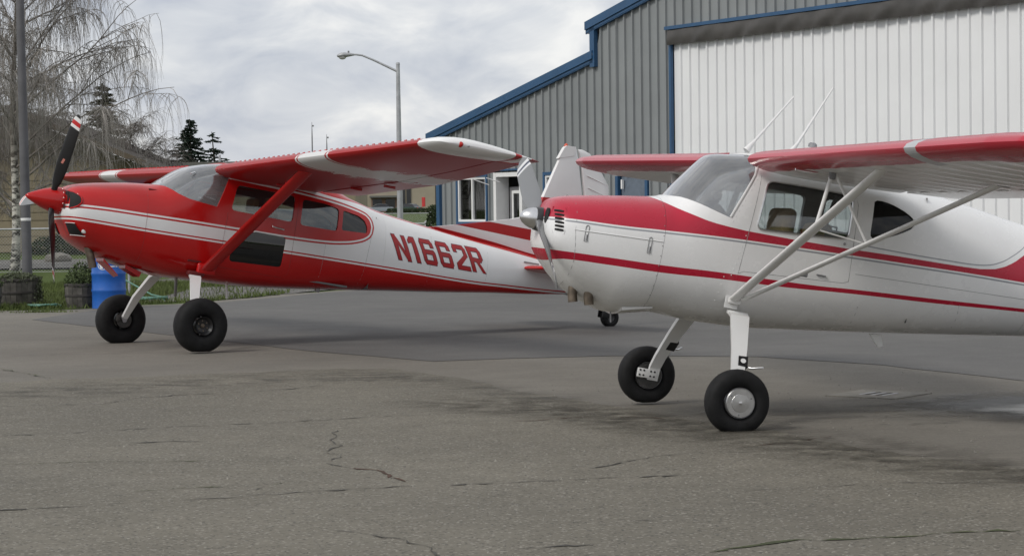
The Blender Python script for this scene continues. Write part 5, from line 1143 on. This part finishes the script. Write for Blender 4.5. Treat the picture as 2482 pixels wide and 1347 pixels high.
# lapped boards of the front wall
for k in range(10):
    z = k * .31; mk('siding_board', ([(x0, -.02, z), (x1 - .9, -.02, z), (x1 - .9, 0, z + .30), (x0, 0, z + .30)], [(0, 1, 2, 3)]), TAN, hb_)
mk('wall', box(((x0 + x1 - .9) / 2, 4.1, ev / 2), (x1 - .9 - x0, 8.1, ev)), TAN, hb_)
mk('gable_wall', ([(x0, -.01, ev), (x1 - .9, -.01, ev), (cx_, -.01, pk - .25)], [(0, 1, 2)]), TAN, hb_)
rs = (pk - ev + .2) / (x1 - cx_)
for s, xe in ((1, x1), (-1, x0 - .9)):
    V = [(cx_, -.9, pk), (xe, -.9, ev - .2), (xe, 9, ev - .2), (cx_, 9, pk)]; V += [(p[0], p[1], p[2] + .1) for p in V]
    ro = mk('roof', (V, [(0, 1, 2, 3), (7, 6, 5, 4), (0, 4, 5, 1), (1, 5, 6, 2), (2, 6, 7, 3), (3, 7, 4, 0)]), ROOFB, hb_)
    V = [(cx_, -.93, pk - .12), (xe, -.93, ev - .32), (xe, -.93, ev - .09), (cx_, -.93, pk + .11)]; V += [(p[0], p[1] + .03, p[2]) for p in V]
    mk('fascia', (V, [(0, 1, 2, 3), (7, 6, 5, 4), (0, 4, 5, 1), (1, 5, 6, 2), (2, 6, 7, 3), (3, 7, 4, 0)]), TRIMB, ro)
for xx in (-6.5, -2.2): 
    wq = mk('window', box((xx, -.04, 1.7), (1.5, .06, 1.1)), TRIMB, hb_); mk('pane', box((xx, -.075, 1.7), (1.3, .02, .9)), WINB, wq)
fb = empty('flat_roof_building', (-17.5, 118, gz(118))); tag(fb, 'long tan flat roofed building behind the red airplane cabin', 'building')
mk('wall', box((2.2, 5, 1.95), (13.5, 10, 3.9)), TAN, fb); mk('roof_fascia', box((2.2, 4.8, 3.95), (14.2, 11, .25)), GREYF, fb)
for k in range(4):
    wq = mk('window', box((-2.5 + k * 3.2, -.03, 1.9), (1.6, .06, 1.2)), TRIMB, fb); mk('pane', box((-2.5 + k * 3.2, -.07, 1.9), (1.4, .02, 1.0)), WINB, wq)
mk('roof_vent', tube([(1.4, 1, 4.0), (1.4, 1, 4.5)], .06, 8), GALV, fb); mk('roof_vent', tube([(4.4, 1, 4.0), (4.4, 1, 4.35)], .05, 8), GALV, fb)
cb = empty('commercial_building', (-22, 395, gz(395))); tag(cb, 'far beige commercial building with dark openings beyond the parked cars', 'building')
mk('wall', box((0, 8, 3.0), (34, 16, 6.0)), TAN2, cb); mk('parapet', box((0, 7.9, 6.1), (34.4, 16.4, .3)), GREYF, cb)
for xx, w_ in ((-14, 1.6), (-9, 1.8), (2.2, .7), (3.2, .8), (8.6, 1.0), (9.8, .6), (13.6, 1.3)):
    mk('opening', box((xx, -.05, 2.6), (w_, .2, 5.0)), WINB, cb)
mk('canopy', box((-1.2, -.9, 2.95), (5.4, 2.0, .35)), GREYF, cb)
mk('entry_recess', box((-1.2, -.06, 1.4), (5.0, .2, 2.8)), PINKW, cb); 
for xx in (-2.6, -.2): 
    pq = mk('entry_window', box((xx, -.18, 1.4), (1.7, .1, 2.2)), WINB, cb)

# ================================================================== CARS
def car(loc, rz, col, label, van=False):
    c = empty('parked_car', (*loc, gz(loc[1])), rz); tag(c, label, 'car', 'cars parked in the distance'); pm = simple('car_paint', col, .25, .2, var=.04, coat=.5); W_ = .88
    prof = [(-2.25, .32), (-2.3, .62), (-2.22, .90), (-1.5, .98), (.95, .96), (1.75, .86), (2.2, .68), (2.28, .40), (2.2, .30)] if not van else [(-2.5, .35), (-2.55, 1.0), (-2.5, 1.05), (-.6, 1.08), (1.2, 1.06), (2.3, .95), (2.55, .7), (2.55, .35)]
    rings = [[(x, y, (z if abs(y) < W_ - .02 else .3 + (z - .3) * .94)) for x, z in prof] for y in (-W_, -W_ + .1, W_ - .1, W_)]
    bd = mk('body', loft(rings), pm, c, 40)
    gp = [(-1.75, .95), (-1.25, 1.38), (-.3, 1.47), (.45, 1.40), (1.25, .93)] if not van else [(-.55, 1.05), (-.45, 1.75), (.7, 1.75), (1.35, 1.05)]
    mk('cabin', loft([[(x, y * (1 if z < 1.1 else .82), z) for x, z in gp] for y in (-.82, .82)]), WINB, c, 30)
    rp = [(-1.25, 1.385), (-.3, 1.475), (.45, 1.41)] if not van else [(-.45, 1.755), (.7, 1.755), (.72, 1.74)]
    mk('roof', loft([[(x, y, z + .015) for x, z in rp] + [(rp[-1][0], y, rp[-1][1] - .02), (rp[0][0], y, rp[0][1] - .02)] for y in (-.67, .67)]), pm, c, 40)
    for x in (-1.4, 1.42):
        for y in (-.80, .80):
            wq = mk('wheel', lathe([(.2, -.09), (.22, .10), (.05, .10)], 'y', 16, (x, y, .31)), STEEL, c, 40); mk('tyre', lathe([(.2, -.1), (.31, -.09), (.31, .09), (.2, .1)], 'y', 18, (x, y, .31)), RUBBER, wq, 40)
    for y in (-.62, .62): mk('tail_light', bbox((-2.26, y, .78), (.08, .3, .16), .02), REDL, c); mk('headlight', bbox((2.2, y, .66), (.1, .3, .12), .02), WHITEP, c)
    return c
car((-21.2, 345), R(180 + 8), (.30, .33, .37), 'silver blue sedan parked at the far left of the lamp post')
car((-16.9, 352), R(180 - 30), (.03, .06, .055), 'dark green car parked behind the lamp post')
car((-14.8, 100), R(190), (.55, .56, .56), 'white pickup seen through the red airplane cockpit windows', True)
car((-11.6, 104), R(170), (.16, .22, .22), 'grey green car seen through the red airplane rear windows')

# ================================================================== VEGETATION
def branch_mesh(paths, n=5):
    return cat_(*[tube(p, r_, n, False) for p, r_ in paths])
def birch_bark():
    t = NT('birch_bark'); x, y, z = t.xyz()
    f = t.mr(t.noise(3.2, 6, .7, t.mapping((1, 1, 2.6))), .46, .56); g = t.mr(z, 0.1, 1.4, .75, .0)
    d = t.M('MINIMUM', t.M('ADD', f, t.mul(g, t.mr(t.noise(2.0, 4), .4, .55))), 1.)
    up_ = t.mr(z, 2.2, 4.2); c = t.mix(d, (.55, .53, .48), (.045, .04, .035)); return t.pbr(t.mix(up_, c, (.115, .10, .085)), .9)
TWIG = simple('bare_twig', (.34, .315, .29), .9, var=.25, scale=2); TWIGG = simple('grey_twig', (.17, .15, .135), .9, var=.3, scale=2)
def bare_tree(loc, H, spread, n_main, n_twig, label, weep=1., bark=None, twm=TWIG, seed=1, trunk_r=.13, low=.2, mains=None):
    g = np.random.default_rng(seed); t = empty('birch_tree' if weep > .6 else 'bare_tree', (*loc, gz(loc[1]))); tag(t, label, 'tree', 'bare trees behind the fence')
    tp = [Vector((.05 * math.sin(z * 1.1), .04 * math.cos(z * 1.7), z)) + Vector((.02 * z, 0, 0)) for z in np.linspace(0, H, 14)]
    mk('trunk', tube(tp, [trunk_r * (1.25 if i == 0 else 1) * (1 - .9 * i / 13) + .008 for i in range(14)], 12), bark or TWIG, t, 70)
    limbs, starts = [], []
    def mainbranch(p, az, el, L, r0):
        pts = [p]; d = Vector((math.cos(az) * math.cos(el), math.sin(az) * math.cos(el), math.sin(el))); q = p; m = 12
        for k in range(m):
            d = (d + Vector((g.normal(0, .07), g.normal(0, .07), g.normal(0, .05) - (.10 * weep * (k / m) ** 3) * 2))).normalized(); q = q + d * L / m; pts.append(q)
        return pts, [r0 * (1 - .88 * k / m) + .003 for k in range(m + 1)]
    for k in range(n_main):
        if mains and k < len(mains): hz, az, el, L = mains[k]
        else: hz = H * (low + (.93 - low) * (k / n_main)); az = g.uniform(0, 6.28); el = g.uniform(.35, 1.0); L = spread * (1.15 - .65 * hz / H) * g.uniform(.7, 1.15)
        i = min(12, int(hz / H * 13)); p = tp[i].lerp(tp[i + 1], hz / H * 13 - i)
        pts, rr = mainbranch(p, az, el, L, trunk_r * .32 * (1.1 - .6 * hz / H)); limbs.append((pts, rr)); sub = [(pts, rr)]
        for j in range(5):
            b = int(g.integers(3, 11)); dd = (pts[b + 1] - pts[b]).normalized(); az2 = math.atan2(dd.y, dd.x) + g.normal(0, .9); pts2, r2 = mainbranch(pts[b], az2, g.uniform(-.1, .9), L * g.uniform(.25, .5), rr[b] * .6); limbs.append((pts2, r2)); sub.append((pts2, r2))
        for j in range(n_twig):
            ps, r_ = sub[int(g.integers(0, len(sub)))]; b = int(g.integers(3, 12)); q = ps[b].lerp(ps[b + 1], g.random()) if b < 12 else ps[12]
            starts.append((q.x, q.y, q.z))
    S = np.array(starts); N = len(S); ns = 6; az2 = g.uniform(0, 6.28, N); l = g.uniform(.4, 2.0, N) * (1 if weep > .6 else .6)
    d = np.stack([np.cos(az2), np.sin(az2), g.uniform(0, .9, N)], 1); d /= np.linalg.norm(d, axis=1, keepdims=True); q = S.copy(); path = [q]
    for s_ in range(ns):
        d = d + np.stack([g.normal(0, .12, N), g.normal(0, .12, N), -.85 * weep + g.normal(0, .08, N)], 1); d /= np.linalg.norm(d, axis=1, keepdims=True); q = q + d * (l / ns)[:, None]; path.append(q)
    TP = np.stack(path, 1); side = TP[: N // 2] + g.normal(0, .10, (N // 2, 1, 3)) * np.linspace(0, 1, ns + 1)[None, :, None]
    TV, TF = thin_tubes(np.concatenate([TP, side]), np.linspace(.0055, .0025, ns + 1))
    mk('limbs', branch_mesh(limbs, 6), bark and TWIGG or TWIG, t, 70)
    cr_ = mk_np('crown', TV, TF, twm, t); cr_['kind'] = 'stuff'
    return t
bare_tree((-13.75, 59.3), 10.5, 4.3, 34, 105, 'weeping birch with white peeling trunk behind the chain link fence', 1., birch_bark(), TWIG, 5, .115, .22,
          [(2.3, -.12, .66, 5.4), (3.2, .1, .8, 4.8), (2.0, .25, .36, 4.3), (4.2, -.25, .65, 4.9), (1.7, 3.0, .8, 3.2), (3.6, 2.8, .9, 3.0), (5.0, .0, .45, 3.5), (2.8, -.5, .45, 3.6)])
bare_tree((-17.8, 63), 8.5, 4.0, 20, 85, 'leafless tree at the left edge behind the birch', .7, None, TWIGG, 9, .10, .2)
bare_tree((-15.6, 88), 5.2, 3.2, 24, 150, 'small bushy bare tree beside the gabled building roof', .45, None, TWIGG, 12, .07, .12)
bare_tree((-18.2, 79), 6.4, 4.2, 26, 170, 'tangled bare tree in front of the tan building', .45, None, TWIGG, 15, .09, .15)
BARKD = simple('conifer_bark', (.05, .04, .03), .95); NEED = simple('conifer_needles', (.018, .034, .022), .9, var=.4, scale=1.2); NEEDB = simple('brown_green_needles', (.05, .052, .03), .9, var=.4, scale=1.2)
def conifer(loc, H, rad, label, mat, seed, layers=16, irregular=0., lean=0.):
    g = np.random.default_rng(seed); t = empty('conifer_tree', (*loc, gz(loc[1]))); tag(t, label, 'tree', 'conifers on the skyline')
    mk('trunk', tube([(0, 0, 0), (lean * .5, 0, H * .5), (lean, 0, H * .97)], [H * .022, H * .014, .02], 8), BARKD, t, 60); V, F = [], []
    for k in range(layers):
        f = (k + .3) / layers; z = H * (.12 + .86 * f); rr = rad * (1 - f) ** .85 * (1 - irregular * .6 * g.random()) + .06 * rad
        if irregular and (f < .3): continue
        for b in range(int(10 + 9 * (1 - f))):
            if irregular and g.random() < irregular: continue
            a = g.uniform(0, 6.28); L = rr * g.uniform(.6, 1.15); dr = g.uniform(.05, .4); z = H * (.12 + .86 * f) + g.normal(0, .035) * H * (1 - f * .7)
            for s_ in range(int(20 + 30 * (1 - f))):
                u_ = g.random() ** .8; p = Vector((lean * f + math.cos(a) * L * u_, math.sin(a) * L * u_, z - dr * L * u_ + .12 * L * u_ * u_)); sz = .13 * H / 8 * (1.25 - u_ * .5)
                d1 = Vector((math.cos(a) + g.normal(0, .7), math.sin(a) + g.normal(0, .7), g.normal(-.1, .3))).normalized(); d2 = d1.cross(Vector(g.normal(0, 1, 3))).normalized(); i = len(V)
                V += [p - d2 * sz * .5, p + d1 * sz * 2.0, p + d2 * sz * .5, p - d1 * sz * .3]; F.append((i, i + 1, i + 2, i + 3))
    c = mk_np('crown', V, F, mat, t); c['kind'] = 'stuff'; return t
conifer((-23.8, 160), 8.2, 3.3, 'dark green spruce on the skyline above the red airplane nose', NEED, 3, 26)
conifer((-20.6, 152), 7.1, 3.2, 'ragged lopsided pine right of the spruce on the skyline', NEED, 4, 15, .5, -.5)
conifer((-21.2, 112), 8.4, 2.6, 'tall dark conifer half hidden by the birch twigs', NEEDB, 6, 18, .25)
conifer((-27.5, 110), 7.6, 2.6, 'dark conifer at the left edge behind the tan building', NEEDB, 8, 16, .3)
def bush(loc, rx, ry, h, N, mat, label, name='shrub', size=.05, power=1.):
    t = empty(name, (*loc, gz(loc[1]))); tag(t, label, 'shrub', 'shrubs')
    def f():
        while True:
            u_, v_, w_ = rng.uniform(-1, 1, 3); w_ = abs(w_); q = 1.0 + .18 * math.sin(5 * u_ + 3 * v_) 
            if name == 'arborvitae':
                if u_ * u_ + v_ * v_ < (1 - w_ ** 1.8) * 1.0 + .02: return (u_ * rx, v_ * ry, w_ * h)
            elif .35 < u_ * u_ + v_ * v_ + w_ * w_ < q: return (u_ * rx, v_ * ry, w_ * h)
    c = mk_np('foliage', *leaves(N, f, size), mat, t); c['kind'] = 'stuff'
    mk('stem', tube([(0, 0, 0), (0, 0, h * .7)], .03, 6), BARKD, t); return t
SHG = simple('shrub_green', (.035, .055, .02), .9, var=.5, scale=2); SHB = simple('shrub_olive', (.055, .06, .028), .9, var=.5, scale=2)
for k, (x, y, rx, h, lb) in enumerate(((-17.0, 80, 1.0, .75, 'low dark shrub under the tan wall left of the pole'), (-15.6, 79.5, .9, .65, 'low dark shrub under the tan wall right of the pole'), (-14.5, 80.5, .8, .8, 'rounded shrub under the tan wall nearest the red airplane chin'), (-12.4, 70, .7, .45, 'low mound of brush beyond the fence'))): bush((x, y), rx, .7, h, 1500, (SHG, SHB)[k % 2], lb, size=.07)
bush((-1.95, 53.9), .30, .30, 1.62, 2600, SHG, 'narrow dark green arborvitae beside the hangar corner', 'arborvitae', .05)
for k, (x, y, rx, h, lb) in enumerate(((-13.0, 385, 2.2, 1.6, 'dark rounded hedge bush in front of the far building'), (-18.0, 386, 1.5, 1.1, 'smaller dark bush behind the parked cars'))): bush((x, y), rx, 1.2, h, 900, SHG, lb, size=.16)
tag(mk_np('hedge', *leaves(5000, lambda: (rng.uniform(-19, -4), 330 + rng.uniform(-.5, .5), gz(330) + rng.random() ** .8 * .75), .12), SHG), 'long low hedge along the road beyond the lawn', 'hedge')
# thin masts on the skyline
for x, y, h, lb in ((-12.9, 140, 7.35, 'thin radio mast on the skyline above the red wing'), (-11.95, 140, 6.55, 'shorter thin mast with a small fitting right of the radio mast')):
    m_ = empty('mast', (x, y, gz(y))); tag(m_, lb, 'mast'); hh = h - gz(y)
    mk('mast_tube', tube([(0, 0, 0), (0, 0, hh * .86), (0, 0, hh)], [.06, .045, .012], 6), GREYP, m_, 60); mk('mast_fitting', bbox((.06, 0, hh * .965), (.14, .08, .10), .02), GREYP, m_)
# boulders at the far lane
RK = simple('boulder', (.16, .15, .13), .9, var=.3, scale=3, bump=.5, bscale=8)
for k, (x, y, r_, lb) in enumerate(((-14.6, 69, .3, 'pale boulder beside the gravel lane left of the drum'), (-11.7, 66, .34, 'dark boulder beyond the fence under the red airplane nose'))):
    b = bmesh.new(); bmesh.ops.create_icosphere(b, subdivisions=2, radius=r_)
    for v in b.verts: v.co = Vector((v.co.x * 1.5, v.co.y, v.co.z * .7)) * (1 + rng.normal(0, .07))
    me = bpy.data.meshes.new('boulder'); b.to_mesh(me); b.free(); o = mk('boulder', me, RK, None, 40); o.location = (x, y, gz(y) + r_ * .3); tag(o, lb, 'boulder')
